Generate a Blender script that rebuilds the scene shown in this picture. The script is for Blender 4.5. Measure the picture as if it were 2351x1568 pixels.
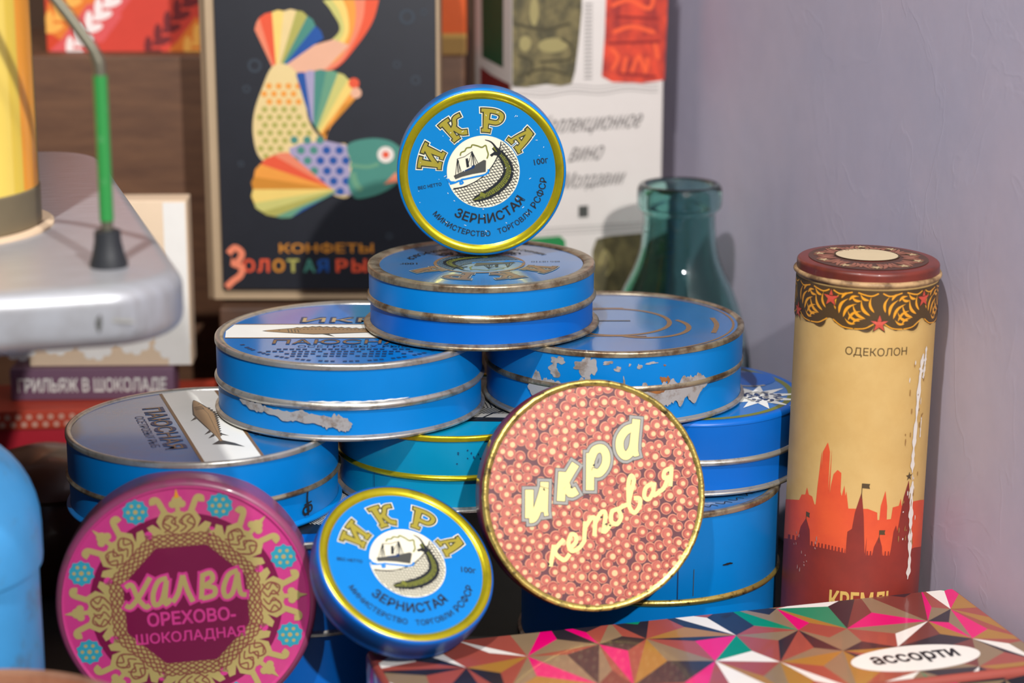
import bpy, bmesh, math, random
from mathutils import Vector, Matrix
from mathutils.geometry import tessellate_polygon
sin, cos, PI = math.sin, math.cos, math.pi
R_ = math.radians
for o in list(bpy.data.objects): bpy.data.objects.remove(o)
SC = bpy.context.scene
COL = SC.collection

# ------------------------------------------------------------------ camera, world, lights, exposure
S = 0.01                                   # everything below is written in centimetres
cd = bpy.data.cameras.new('camera')
cam = bpy.data.objects.new('camera', cd); COL.objects.link(cam)
cam.location = (0, 0, 0.40); cam.rotation_euler = (R_(90 - 14.3), 0, 0)
cd.sensor_width = 36.0; cd.lens = 36.0 * 5000 / 2351
cd.clip_start = 0.02; cd.clip_end = 20
cd.dof.use_dof = True; cd.dof.focus_distance = 1.015; cd.dof.aperture_fstop = 5.2
SC.camera = cam
w = bpy.data.worlds.new('room_light'); SC.world = w; w.use_nodes = True
w.node_tree.nodes['Background'].inputs[0].default_value = (0.80, 0.88, 1.0, 1)
w.node_tree.nodes['Background'].inputs[1].default_value = 0.14

def spot(name, loc, aim, watts, col, size, radius):
    l = bpy.data.lights.new(name, 'SPOT'); l.energy = watts; l.color = col
    l.spot_size = R_(size); l.spot_blend = 0.6; l.shadow_soft_size = radius
    o = bpy.data.objects.new(name, l); COL.objects.link(o); o.location = loc
    o.rotation_euler = (Vector(aim) - Vector(loc)).to_track_quat('-Z', 'Y').to_euler()
    return o
spot('low_spot_key', (0.37, -0.14, 0.82), (0.0, 1.0, 0.14), 64, (1, 0.98, 0.95), 70, 0.016)  # low unseen lamp beside the camera, to its right
spot('ceiling_spot_fill', (-0.30, 0.0, 1.62), (0.05, 1.05, 0.15), 98, (1, 0.97, 0.95), 65, 0.03)
vs = SC.view_settings
vs.view_transform = 'Standard'; vs.look = 'None'; vs.gamma = 1.0; vs.use_curve_mapping = False
vs.exposure = 0.0

# ------------------------------------------------------------------ materials
def lin(c):
    return tuple(((v / 255) / 12.92 if v / 255 <= 0.04045 else ((v / 255 + 0.055) / 1.055) ** 2.4) for v in c[:3]) + (1.0,)
MATS = {}
def mat(name, rgb, rough=0.45, metal=0.0, coat=0.0, rgb2=None, mask=(6, 0.5, 0.65), detail=6, var=0.0, bump=None, stretch=None, spec=0.5):
    """procedural surface: base colour, optional second colour through a noise mask, fine variation, fine relief"""
    if name in MATS: return MATS[name]
    m = bpy.data.materials.new(name); m.use_nodes = True; MATS[name] = m
    nt = m.node_tree; N = nt.nodes; L = nt.links; p = N['Principled BSDF']
    p.inputs['Roughness'].default_value = rough; p.inputs['Metallic'].default_value = metal
    p.inputs['Coat Weight'].default_value = coat; p.inputs['Coat Roughness'].default_value = 0.08
    p.inputs['Specular IOR Level'].default_value = spec
    p.inputs['Base Color'].default_value = lin(rgb)
    tc = N.new('ShaderNodeTexCoord'); src = tc.outputs['Object']
    if stretch:
        mp = N.new('ShaderNodeMapping'); mp.inputs['Scale'].default_value = stretch
        L.new(src, mp.inputs[0]); src = mp.outputs[0]
    col = None
    if rgb2 is not None:
        n = N.new('ShaderNodeTexNoise'); n.inputs['Scale'].default_value = mask[0] * 100 / 10; n.inputs['Detail'].default_value = detail
        n.inputs['Roughness'].default_value = 0.65
        L.new(src, n.inputs['Vector'])
        r = N.new('ShaderNodeValToRGB'); r.color_ramp.elements[0].position = mask[1]; r.color_ramp.elements[1].position = mask[2]
        L.new(n.outputs['Fac'], r.inputs['Fac'])
        mx = N.new('ShaderNodeMixRGB'); mx.inputs[1].default_value = lin(rgb); mx.inputs[2].default_value = lin(rgb2)
        L.new(r.outputs['Color'], mx.inputs[0]); col = mx.outputs[0]
    if var:
        n = N.new('ShaderNodeTexNoise'); n.inputs['Scale'].default_value = 90; n.inputs['Detail'].default_value = 5
        L.new(src, n.inputs['Vector'])
        h = N.new('ShaderNodeHueSaturation'); mr = N.new('ShaderNodeMapRange')
        mr.inputs['To Min'].default_value = 1 - var; mr.inputs['To Max'].default_value = 1 + var
        L.new(n.outputs['Fac'], mr.inputs['Value']); L.new(mr.outputs[0], h.inputs['Value'])
        if col: L.new(col, h.inputs['Color'])
        else: h.inputs['Color'].default_value = lin(rgb)
        col = h.outputs[0]
    if col: L.new(col, p.inputs['Base Color'])
    if bump:
        n = N.new('ShaderNodeTexNoise'); n.inputs['Scale'].default_value = bump[0]; n.inputs['Detail'].default_value = 6
        L.new(src, n.inputs['Vector'])
        b = N.new('ShaderNodeBump'); b.inputs['Strength'].default_value = bump[1]; b.inputs['Distance'].default_value = bump[2] if len(bump) > 2 else 0.001
        L.new(n.outputs['Fac'], b.inputs['Height']); L.new(b.outputs[0], p.inputs['Normal'])
    return m

def ink(name, rgb, rough=0.4, metal=0.0, var=0.05, **k): return mat(name, rgb, rough, metal, var=var, **k)
BLUE = mat('blue_enamel', (0, 119, 196), 0.36, var=0.05, spec=0.35)
BLUE_DEEP = mat('deep_blue_enamel', (0, 94, 184), 0.34, var=0.05, spec=0.35)
BLUE_SKY = mat('sky_blue_enamel', (0, 118, 184), 0.36, var=0.04, spec=0.35)
BLUE_LID = mat('glossy_blue_lid', (4, 112, 190), 0.2, var=0.05, coat=0.5)
BLUE_DUST = mat('dusty_blue_lid', (22, 100, 160), 0.22, coat=0.5, rgb2=(60, 96, 140), mask=(4, 0.45, 0.75))
TEAL = mat('teal_enamel', (0, 136, 176), 0.36, var=0.06, coat=0.1)
TIN = mat('bare_tin', (196, 192, 184), 0.3, 0.75, rgb2=(126, 114, 98), mask=(14, 0.5, 0.72), bump=(700, 0.12, 0.0004))
TIN_WORN = mat('tarnished_tin', (172, 160, 136), 0.34, 0.7, rgb2=(106, 84, 62), mask=(10, 0.42, 0.62), bump=(800, 0.2, 0.0004))
GOLD = mat('gold_lacquer', (206, 190, 36), 0.25, 0.75, rgb2=(166, 158, 34), mask=(9, 0.5, 0.75), bump=(500, 0.06, 0.0004))
GOLD_OLD = mat('worn_gold_rim', (200, 176, 96), 0.32, 0.8, rgb2=(92, 78, 50), mask=(22, 0.52, 0.66), bump=(900, 0.3, 0.0004))
CHIP = mat('chipped_bare_metal', (172, 170, 170), 0.5, 0.35, rgb2=(138, 126, 116), mask=(16, 0.5, 0.65), bump=(900, 0.2, 0.0004))
RUST = mat('rust_patch', (150, 92, 40), 0.7, 0.1, rgb2=(96, 66, 44), mask=(20, 0.45, 0.6))
I_BLACK = ink('black_print', (24, 28, 34)); I_DARK = ink('dark_green_print', (44, 48, 34)); I_GOLD = ink('gold_print', (178, 164, 62), 0.35, 0.4)
I_OLIVE = ink('olive_print', (112, 116, 40)); I_CREAM = ink('cream_print', (226, 220, 196)); I_WHITE = ink('white_print', (232, 232, 226))
I_BLUE = ink('wave_blue_print', (0, 122, 200)); I_NAVY = ink('navy_print', (20, 52, 96)); I_BROWN = ink('brown_print', (124, 96, 66))
I_GREY = ink('grey_print', (150, 148, 142)); I_DGREY = ink('charcoal_print', (70, 70, 66)); I_TAN = ink('tan_print', (186, 160, 118))
I_STUR = ink('sturgeon_print', (150, 122, 90)); I_ORANGE_L = ink('salmon_print', (214, 160, 124))

# ------------------------------------------------------------------ mesh helpers
def obj(name, verts, faces, mats, parent=None, midx=None, smooth=True, angle=35):
    me = bpy.data.meshes.new(name)
    me.from_pydata([(x * S, y * S, z * S) for x, y, z in verts], [], faces)
    for m in (mats if isinstance(mats, (list, tuple)) else [mats]): me.materials.append(m)
    if midx: me.polygons.foreach_set('material_index', midx)
    if smooth:
        me.polygons.foreach_set('use_smooth', [True] * len(me.polygons))
        me.set_sharp_from_angle(angle=R_(angle))
    me.update()
    o = bpy.data.objects.new(name, me); COL.objects.link(o)
    if parent: o.parent = parent
    return o
def tag(o, label=None, cat=None, group=None, kind=None):
    if label: o['label'] = label
    if cat: o['category'] = cat
    if group: o['group'] = group
    if kind: o['kind'] = kind
    return o
def thing(name, label, cat, loc, rotz=0.0, group=None, normal=None, roll=0.0):
    o = bpy.data.objects.new(name, None); COL.objects.link(o); o.empty_display_size = 0.02
    l = Vector(loc) * S
    if normal is None:
        o.location = l; o.rotation_euler = (0, 0, rotz)
    else:                                    # lying against something: local z = facing direction
        n = Vector(normal).normalized(); x = Vector((0, 0, 1)).cross(n).normalized(); y = n.cross(x)
        m = Matrix((x, y, n)).transposed() @ Matrix.Rotation(roll, 3, 'Z')
        o.matrix_world = Matrix.Translation(l) @ m.to_4x4()
    return tag(o, label, cat, group)
def lathe(name, prof, m, parent=None, seg=112, c=(0, 0), angle=40, wob=None):
    v, f = [], []
    for i in range(seg):
        a = 2 * PI * i / seg
        for r, z in prof:
            k = 1.0 if wob is None else wob(a, z)
            v.append((c[0] + r * k * cos(a), c[1] + r * k * sin(a), z))
    n = len(prof)
    for i in range(seg):
        j = (i + 1) % seg
        for k in range(n - 1):
            f.append((i * n + k, j * n + k, j * n + k + 1, i * n + k + 1))
    # close the ends that lie on the axis
    o = obj(name, v, f, m, parent, angle=angle)
    bm = bmesh.new(); bm.from_mesh(o.data); bmesh.ops.remove_doubles(bm, verts=bm.verts, dist=1e-6)
    bmesh.ops.recalc_face_normals(bm, faces=bm.faces); bm.to_mesh(o.data); bm.free(); o.data.set_sharp_from_angle(angle=R_(angle))
    return o
def arc(cx, cz, r, a0, a1, n=8):
    return [(cx + r * cos(R_(a0 + (a1 - a0) * i / n)), cz + r * sin(R_(a0 + (a1 - a0) * i / n))) for i in range(n + 1)]
def rslab(name, w, d, h, rc, bev, m, parent=None, z0=0.0, cs=6, bs=4, off=(0, 0)):
    """block with rounded corners (radius rc) and rounded upper and lower edges (bev)"""
    rings = []
    prof = [(bev - bev * sin(R_(90 * i / bs)), bev - bev * cos(R_(90 * i / bs))) for i in range(bs + 1)]
    levels = [(ins, z) for ins, z in prof] + [(ins, h - z) for ins, z in reversed(prof)]
    for ins, z in levels:
        ring = []
        r = max(rc - ins, 0.001)
        for q, (sx, sy) in enumerate(((1, 1), (-1, 1), (-1, -1), (1, -1))):
            cx, cy = sx * (w / 2 - ins - r), sy * (d / 2 - ins - r)
            for i in range(cs + 1):
                a = R_(90 * q + 90 * i / cs); ring.append((off[0] + cx + r * cos(a), off[1] + cy + r * sin(a), z0 + z))
        rings.append(ring)
    n = len(rings[0]); v = [p for r in rings for p in r]; f = []
    for k in range(len(rings) - 1):
        for i in range(n):
            j = (i + 1) % n; f.append((k * n + i, k * n + j, (k + 1) * n + j, (k + 1) * n + i))
    f.append(tuple(reversed(range(n)))); f.append(tuple((len(rings) - 1) * n + i for i in range(n)))
    return obj(name, v, f, m, parent, angle=32)
def tube(name, pts, r, m, parent=None, seg=16):
    P = [Vector(p) for p in pts]; v, f = [], []
    up = Vector((0.13, 0.9, 0.2)).normalized()
    for i, p in enumerate(P):
        t = (P[min(i + 1, len(P) - 1)] - P[max(i - 1, 0)]).normalized(); a = t.cross(up).normalized(); b = t.cross(a)
        rr = r[i] if isinstance(r, (list, tuple)) else r
        for k in range(seg):
            q = p + (a * cos(2 * PI * k / seg) + b * sin(2 * PI * k / seg)) * rr; v.append(tuple(q))
    for i in range(len(P) - 1):
        for k in range(seg):
            l = (k + 1) % seg; f.append((i * seg + k, i * seg + l, (i + 1) * seg + l, (i + 1) * seg + k))
    f.append(tuple(range(seg))); f.append(tuple(reversed([(len(P) - 1) * seg + k for k in range(seg)])))
    o = obj(name, v, f, m, parent)
    bm = bmesh.new(); bm.from_mesh(o.data); bmesh.ops.recalc_face_normals(bm, faces=bm.faces); bm.to_mesh(o.data); bm.free()
    return o
def smooth_path(pts, n=6, closed=False):
    P = [tuple(map(float, p)) for p in pts]; out = []; L = len(P)
    rng = range(L if closed else L - 1)
    for i in rng:
        g = (lambda k: P[k % L]) if closed else (lambda k: P[min(max(k, 0), L - 1)])
        p0, p1, p2, p3 = g(i - 1), g(i), g(i + 1), g(i + 2)
        for s in range(n):
            t = s / n
            out.append(tuple(0.5 * (2 * b + (c - a) * t + (2 * a - 5 * b + 4 * c - d) * t * t + (-a + 3 * b - 3 * c + d) * t ** 3) for a, b, c, d in zip(p0, p1, p2, p3)))
    if not closed: out.append(P[-1])
    return out

# ------------------------------------------------------------------ flat printing (lettering, ornaments) laid on a surface
TEXTS = {}
def glyphs(body, bold=0.0):
    key = (body, bold)
    if key not in TEXTS:
        c = bpy.data.curves.new('lettering', 'FONT'); c.body = body; c.size = 1.0; c.resolution_u = 3; c.fill_mode = 'NONE'
        o = bpy.data.objects.new('lettering', c); me = bpy.data.meshes.new_from_object(o)
        co = [(q.co.x, q.co.y) for q in me.vertices]; nxt = {}
        for e in me.edges: nxt.setdefault(e.vertices[0], []).append(e.vertices[1]); nxt.setdefault(e.vertices[1], []).append(e.vertices[0])
        seen = set(); loops = []
        for st in range(len(co)):                # closed outlines, walked in index order
            if st in seen or st not in nxt: continue
            lp = [st]; seen.add(st)
            while True:
                q = [k for k in nxt[lp[-1]] if k not in seen]
                if not q: break
                k = lp[-1] + 1 if lp[-1] + 1 in q else q[0]; lp.append(k); seen.add(k)
            if len(lp) > 2: loops.append([co[k] for k in lp])
        area = lambda L: sum(L[i][0] * L[(i + 1) % len(L)][1] - L[(i + 1) % len(L)][0] * L[i][1] for i in range(len(L))) / 2
        def inside(p, L):
            r = False
            for i in range(len(L)):
                a, b = L[i], L[i - 1]
                if (a[1] > p[1]) != (b[1] > p[1]) and p[0] < (b[0] - a[0]) * (p[1] - a[1]) / (b[1] - a[1]) + a[0]: r = not r
            return r
        is_hole = lambda L: any(M is not L and (area(M) > 0) != (area(L) > 0) and abs(area(M)) > abs(area(L)) and all(inside(q, M) for q in L[::2]) for M in loops)
        flags = [is_hole(L) for L in loops]
        outer = [L for L, f_ in zip(loops, flags) if not f_]; holes = [L for L, f_ in zip(loops, flags) if f_]
        vs_ = []; fs = []
        for n_, L in enumerate(outer):            # strokes of one letter may cross: each is filled by itself, a hair apart
            mine = [h_ for h_ in holes if inside(h_[0], L) and all(inside(q, L) for q in h_[::3])]
            for h_ in mine: holes.remove(h_)
            k = len(vs_); rings_ = [[Vector((x, y, 0)) for x, y in R2] for R2 in [L] + mine]
            vs_ += [(q.x, q.y, 0.0004 * (n_ % 5)) for R2 in rings_ for q in R2]
            fs += [tuple(i + k for i in tr) for tr in tessellate_polygon(rings_)]
        if bold:                                  # bolder letters: a band along every outline
            for L in loops:
                for i in range(len(L)):
                    (ax_, ay_), (bx_, by_) = L[i - 1], L[i]; d = math.hypot(bx_ - ax_, by_ - ay_)
                    if d < 1e-6: continue
                    ux, uy = (bx_ - ax_) / d * bold, (by_ - ay_) / d * bold; k = len(vs_); dh = 0.0018 + 0.0002 * (i % 7)
                    vs_ += [(ax_ - ux * .7 - uy, ay_ - uy * .7 + ux, dh), (ax_ - ux * .7 + uy, ay_ - uy * .7 - ux, dh), (bx_ + ux * .7 + uy, by_ + uy * .7 - ux, dh), (bx_ + ux * .7 - uy, by_ + uy * .7 + ux, dh)]
                    fs.append((k, k + 1, k + 2, k + 3))
        bpy.data.objects.remove(o); bpy.data.curves.remove(c); bpy.data.meshes.remove(me)
        x0 = min(q[0] for q in vs_); x1 = max(q[0] for q in vs_); y0 = min(q[1] for q in vs_); y1 = max(q[1] for q in vs_)
        TEXTS[key] = (vs_, fs, x0, x1, y0, y1)
    return TEXTS[key]
class Print:
    def __init__(s, base=0.010, step=0.004): s.v = []; s.f = []; s.m = []; s.mats = []; s.base = base; s.step = step; s.n = 0
    def _mi(s, m):
        if m not in s.mats: s.mats.append(m)
        return s.mats.index(m)
    def add(s, pts, faces, m, layer):
        k = len(s.v); h = s.base + s.step * layer + (s.n % 34) * 0.0001; s.n += 1
        s.v += [(p[0], p[1], h + (p[2] if len(p) > 2 else 0.0)) for p in pts]
        i = s._mi(m)
        for fc in faces:
            a = 0.0
            for q in range(len(fc)):
                x0, y0 = pts[fc[q]][:2]; x1, y1 = pts[fc[(q + 1) % len(fc)]][:2]; a += x0 * y1 - x1 * y0
            fc = tuple(fc) if a >= 0 else tuple(reversed(fc))
            s.f.append(tuple(q + k for q in fc)); s.m.append(i)
    def poly(s, pts, m, layer=0):
        tr = tessellate_polygon([[Vector((p[0], p[1], 0)) for p in pts]]); s.add(pts, tr, m, layer)
    def rect(s, x0, y0, x1, y1, m, layer=0, nx=1):
        pts = []; fc = []
        for i in range(nx + 1):
            x = x0 + (x1 - x0) * i / nx; pts += [(x, y0), (x, y1)]
            if i: fc.append((2 * i - 2, 2 * i, 2 * i + 1, 2 * i - 1))
        s.add(pts, fc, m, layer)
    def ring(s, r0, r1, m, layer=0, c=(0, 0), n=72, a0=0, a1=360, sy=1.0):
        pts = []; fc = []
        for i in range(n + 1):
            a = R_(a0 + (a1 - a0) * i / n); pts += [(c[0] + r0 * cos(a), c[1] + sy * r0 * sin(a)), (c[0] + r1 * cos(a), c[1] + sy * r1 * sin(a))]
            if i: fc.append((2 * i - 2, 2 * i - 1, 2 * i + 1, 2 * i))
        s.add(pts, fc, m, layer)
    def disc(s, cx, cy, r, m, layer=0, n=40, sy=1.0):
        s.add([(cx + r * cos(2 * PI * i / n), cy + sy * r * sin(2 * PI * i / n)) for i in range(n)], [tuple(range(n))], m, layer)
    def stroke(s, pts, wd, m, layer=0, closed=False, cap=0.0, taper=None, smooth=0, xf=None):
        if smooth: pts = smooth_path(pts, smooth, closed)
        P = [(float(a), float(b)) for a, b in pts]; L = len(P); out = []; fc = []
        for i in range(L):
            a = P[(i - 1) % L] if (closed or i) else P[0]; b = P[(i + 1) % L] if (closed or i < L - 1) else P[-1]
            dx, dy = b[0] - a[0], b[1] - a[1]; l = math.hypot(dx, dy) or 1e-9; dx /= l; dy /= l
            mit = 1.0
            if 0 < i < L - 1 or closed:
                p = P[i]; n = P[(i + 1) % L]; ex, ey = n[0] - p[0], n[1] - p[1]; el = math.hypot(ex, ey) or 1e-9
                mit = 1 / max(0.55, abs((dx * ex + dy * ey) / el))
            hw = wd / 2 * mit * (taper(i / max(1, L - 1)) if taper else 1)
            x, y = P[i]
            if cap and not closed:
                if i == 0: x -= dx * cap; y -= dy * cap
                if i == L - 1: x += dx * cap; y += dy * cap
            out += [(x - dy * hw, y + dx * hw), (x + dy * hw, y - dx * hw)]
            if i: fc.append((2 * i - 2, 2 * i - 1, 2 * i + 1, 2 * i))
        if closed: fc.append((2 * L - 2, 2 * L - 1, 1, 0))
        if xf: out = [xf(*p) for p in out]
        out = [(p[0], p[1], 0.0022 * (k // 2) / L) for k, p in enumerate(out)]     # no two folds of one stroke at the same height
        s.add(out, fc, m, layer)
    def text(s, body, cx, cy, m, width=None, height=None, layer=1, rot=0.0, bold=0.0, shear=0.0, arc=None, squash=1.0, xf=None):
        """centred text; arc=(radius, angle_deg, 'top'|'bottom') bends it round a circle centred at (cx, cy)"""
        vs_, fs, x0, x1, y0, y1 = glyphs(body, bold)
        k = (width / (x1 - x0)) if width else height / (y1 - y0)
        ky = k * squash if not (width and height) else height / (y1 - y0)
        mx, my = (x0 + x1) / 2, (y0 + y1) / 2; out = []
        for x, y, dh in vs_:
            x = (x - mx) * k; y = (y - my) * ky; x += shear * y
            if arc:
                r, a0, side = arc
                if side == 'top': a = R_(a0) - x / r; q = r + y
                else: a = R_(a0) + x / r; q = r - y
                p = (cx + q * cos(a), cy + q * sin(a))
            else: p = (cx + x * cos(rot) - y * sin(rot), cy + x * sin(rot) + y * cos(rot))
            p = xf(*p) if xf else p; out.append((p[0], p[1], dh))
        s.add(out, fs, m, layer)
    def blob(s, cx, cy, rx, ry, m, layer=0, rng=None, n=40, rough=0.35):
        rng = rng or random; ph = [rng.uniform(0, 6.28) for _ in range(7)]
        pts = []
        for i in range(n):
            a = 2 * PI * i / n
            k = 1 + rough * sum(sin((q + 2) * a + ph[q]) / (q + 1.6) for q in range(7)) * 0.7
            k = max(k, 0.25); pts.append((cx + rx * k * cos(a), cy + ry * k * sin(a)))
        cen = (cx, cy); s.add([cen] + pts, [(0, i + 1, (i + 1) % n + 1) for i in range(n)], m, layer)
    def build(s, name, parent, fmap, scale=1.0):
        vv = [fmap(x * scale, y * scale, h) for x, y, h in s.v]
        return obj(name, vv, s.f, s.mats, parent, midx=s.m, smooth=False)
def on_face(z, rot=0.0, c=(0, 0)):
    cr, sr = cos(rot), sin(rot)
    return lambda x, y, h: (c[0] + x * cr - y * sr, c[1] + x * sr + y * cr, z + h)
def on_cyl(R, a_front=-PI / 2):                # x = arc length to the right of the front, y = height
    return lambda x, y, h: ((R + h) * cos(a_front + x / R), (R + h) * sin(a_front + x / R), y)
def on_front(x0, yf, z0):                      # vertical plane facing -y
    return lambda x, y, h: (x0 + x, yf - h, z0 + y)

# ------------------------------------------------------------------ the setting: shelf board, walls
WALL = mat('lilac_plaster', (188, 178, 194), 0.62, var=0.04, rgb2=(178, 173, 192), mask=(0.7, 0.4, 0.65))
def wall_relief():
    nt = WALL.node_tree; N = nt.nodes; L = nt.links; p = N['Principled BSDF']
    tc = N.new('ShaderNodeTexCoord')
    mp = N.new('ShaderNodeMapping'); mp.inputs['Scale'].default_value = (1, 1, 0.6); mp.inputs['Rotation'].default_value = (0.6, 0.2, 0)
    L.new(tc.outputs['Object'], mp.inputs[0])
    n1 = N.new('ShaderNodeTexNoise'); n1.inputs['Scale'].default_value = 16; n1.inputs['Detail'].default_value = 4; n1.inputs['Distortion'].default_value = 1.2
    L.new(mp.outputs[0], n1.inputs['Vector'])
    r1 = N.new('ShaderNodeValToRGB'); e = r1.color_ramp.elements; e[0].position = 0.485; e[0].color = (0, 0, 0, 1); e[1].position = 0.5; e[1].color = (1, 1, 1, 1)
    x = e.new(0.53); x.color = (0.15, 0.15, 0.15, 1)
    L.new(n1.outputs['Fac'], r1.inputs[0])
    n2 = N.new('ShaderNodeTexNoise'); n2.inputs['Scale'].default_value = 320; n2.inputs['Detail'].default_value = 5
    L.new(tc.outputs['Object'], n2.inputs['Vector'])
    n3 = N.new('ShaderNodeTexNoise'); n3.inputs['Scale'].default_value = 30; n3.inputs['Detail'].default_value = 3
    L.new(mp.outputs[0], n3.inputs['Vector'])
    a = N.new('ShaderNodeMath'); a.operation = 'MULTIPLY_ADD'; a.inputs[1].default_value = 0.12; L.new(n2.outputs['Fac'], a.inputs[0]); L.new(n3.outputs['Fac'], a.inputs[2])
    b = N.new('ShaderNodeMath'); b.operation = 'MULTIPLY_ADD'; b.inputs[1].default_value = 0.14; L.new(r1.outputs[0], b.inputs[0]); L.new(a.outputs[0], b.inputs[2])
    bp = N.new('ShaderNodeBump'); bp.inputs['Strength'].default_value = 0.13; bp.inputs['Distance'].default_value = 0.0022
    L.new(b.outputs[0], bp.inputs['Height']); L.new(bp.outputs[0], p.inputs['Normal'])
wall_relief()
WOOD = mat('brown_wood', (104, 70, 46), 0.6, rgb2=(82, 52, 34), mask=(2.2, 0.35, 0.7), stretch=(1, 1, 6), var=0.1, bump=(120, 0.15))
WOOD_DARK = mat('dark_shelf_wood', (36, 31, 30), 0.6, var=0.12, rgb2=(26, 24, 26), mask=(3, 0.4, 0.7))

WD = Vector((-0.3255, 0.9455, 0)); WP = Vector((20.9, 95.5, 0))       # the right wall runs back and to the left
def wall_at(y): return WP.x + WD.x / WD.y * (y - WP.y)
p0 = WP - WD * 120; p1 = WP + WD * 62; nrm = Vector((WD.y, -WD.x, 0)) * 6
def prism(name, ring, z0, z1, m, parent=None):
    n = len(ring); v = [(x, y, z0) for x, y in ring] + [(x, y, z1) for x, y in ring]
    f = [tuple(reversed(range(n))), tuple(range(n, 2 * n))] + [(i, (i + 1) % n, n + (i + 1) % n, n + i) for i in range(n)]
    return obj(name, v, f, m, parent, smooth=False)
def ccw(r):
    a = sum(r[i][0] * r[(i + 1) % len(r)][1] - r[(i + 1) % len(r)][0] * r[i][1] for i in range(len(r)))
    return r if a > 0 else list(reversed(r))
tag(prism('wall_right', ccw([(p0.x, p0.y), (p1.x, p1.y), (p1.x + nrm.x, p1.y + nrm.y), (p0.x + nrm.x, p0.y + nrm.y)]), -3, 95, WALL), kind='structure')
tag(prism('wall_back', ccw([(-75, 150), (wall_at(150), 150), (wall_at(150), 155), (-75, 155)]), -3, 95, mat('brown_board', (92, 66, 48), 0.7, var=0.1)), kind='structure')
tag(prism('shelf_board', ccw([(-75, 45), (wall_at(45), 45), (wall_at(150), 150), (-75, 150)]), -3, 0, WOOD_DARK), kind='structure')  # the shelf board that carries everything

# ------------------------------------------------------------------ the tins
def tin(name, label, R, h, loc, rotz=0.0, normal=None, roll=0.0, body=BLUE, lid=None, face=None, rim=TIN, bead=TIN, base=TIN,
        bead_z=0.42, bead_h=0.42, rim_w=0.34, bulge=0.12, group=None, base_r=0.0, top='rolled', rim_h=0.28, seg=128):
    t = thing(name, label, 'tin', loc, rotz, group, normal, roll)
    lid = lid or body; face = face or lid; zb = h * bead_z; r = R - 0.06
    lathe('body', [(0, 0.06), (R - 0.3, 0.06), (r - 0.02, 0.14), (r - 0.05, 0.3), (r - 0.05, zb + 0.05)], body, t, seg)
    lathe('base_rim', [(R - 0.32, 0.05), (R - 0.26, 0.0), (R - 0.05 + base_r, 0.0)] + arc(R - 0.02 + base_r, 0.10, 0.10, -90, 90, 6) + [(r - 0.03, 0.26)], base, t, seg)
    lathe('lid', [(r - 0.02, zb), (r, zb + bead_h * 0.4), (r, h - rim_h + 0.02)], lid, t, seg)
    lathe('lid_bead', [(r - 0.04, zb - bead_h / 2), (r, zb - bead_h / 2 + 0.02)] + arc(r - 0.02, zb - 0.02, bead_h / 2 - 0.02, -75, 75, 8)[0:0]
          + [(r + bulge * (0.25 + 0.75 * sin(PI * i / 8)), zb - bead_h / 2 + 0.04 + (bead_h - 0.06) * i / 8) for i in range(9)] + [(r - 0.01, zb + bead_h / 2)], bead, t, seg)
    if top == 'rolled':
        lathe('top_rim', [(r - 0.01, h - rim_h), (R, h - rim_h + 0.03)] + arc(R - 0.1, h - 0.1, 0.1, 0, 90, 5) + [(R - rim_w * 0.6, h - 0.01), (R - rim_w + 0.05, h - 0.05), (R - rim_w, h - 0.09), (R - rim_w - 0.01, h - 0.12)], rim, t, seg)
        fz = h - 0.10; fr = R - rim_w + 0.01
        lathe('lid_face', [(0, fz), (fr * 0.5, fz), (fr, fz)], face, t, seg)
    else:                                     # painted shoulder, thin printed ring instead of a bare rim
        lathe('lid_shoulder', [(r, h - rim_h - 0.02)] + arc(R - 0.28, h - 0.28, 0.24, 0, 90, 8) + [(R - 0.42, h - 0.045), (R - 0.46, h - 0.06)], lid, t, seg)
        fz = h - 0.06; fr = R - 0.45
        lathe('lid_face', [(0, fz), (fr * 0.5, fz), (fr, fz)], face, t, seg)
    t['_fz'] = fz; t['_fr'] = fr
    return t, fz, fr
# upright and leaning small tins: gold groove round a blue disc
def gold_ring_tin(name, label, R, h, loc, normal, roll, body=BLUE, side2=None, group=None):
    t = thing(name, label, 'tin', loc, normal=normal, roll=roll, group=group)
    zb = h * 0.36
    lathe('body', [(0, 0.0), (R - 0.25, 0.0), (R - 0.1, 0.05), (R - 0.06, 0.2), (R - 0.06, zb + 0.05)], side2 or body, t)
    lathe('lid', [(R - 0.05, zb - 0.06), (R, zb), (R, h - 0.2)] + arc(R - 0.15, h - 0.17, 0.15, 0, 75, 7), body, t)
    ri = R * 0.872
    lathe('gold_ring', [(R - 0.12, h - 0.04), (R - 0.17, h - 0.005), (R - 0.28, h + 0.0), (ri + 0.1, h - 0.02), (ri + 0.03, h - 0.09), (ri - 0.02, h - 0.12)], GOLD, t)
    lathe('lid_face', [(0, h - 0.11), (ri * 0.5, h - 0.11), (ri, h - 0.11)], BLUE_SKY if body is not BLUE_DEEP else BLUE, t)
    return t, h - 0.11, R

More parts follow.
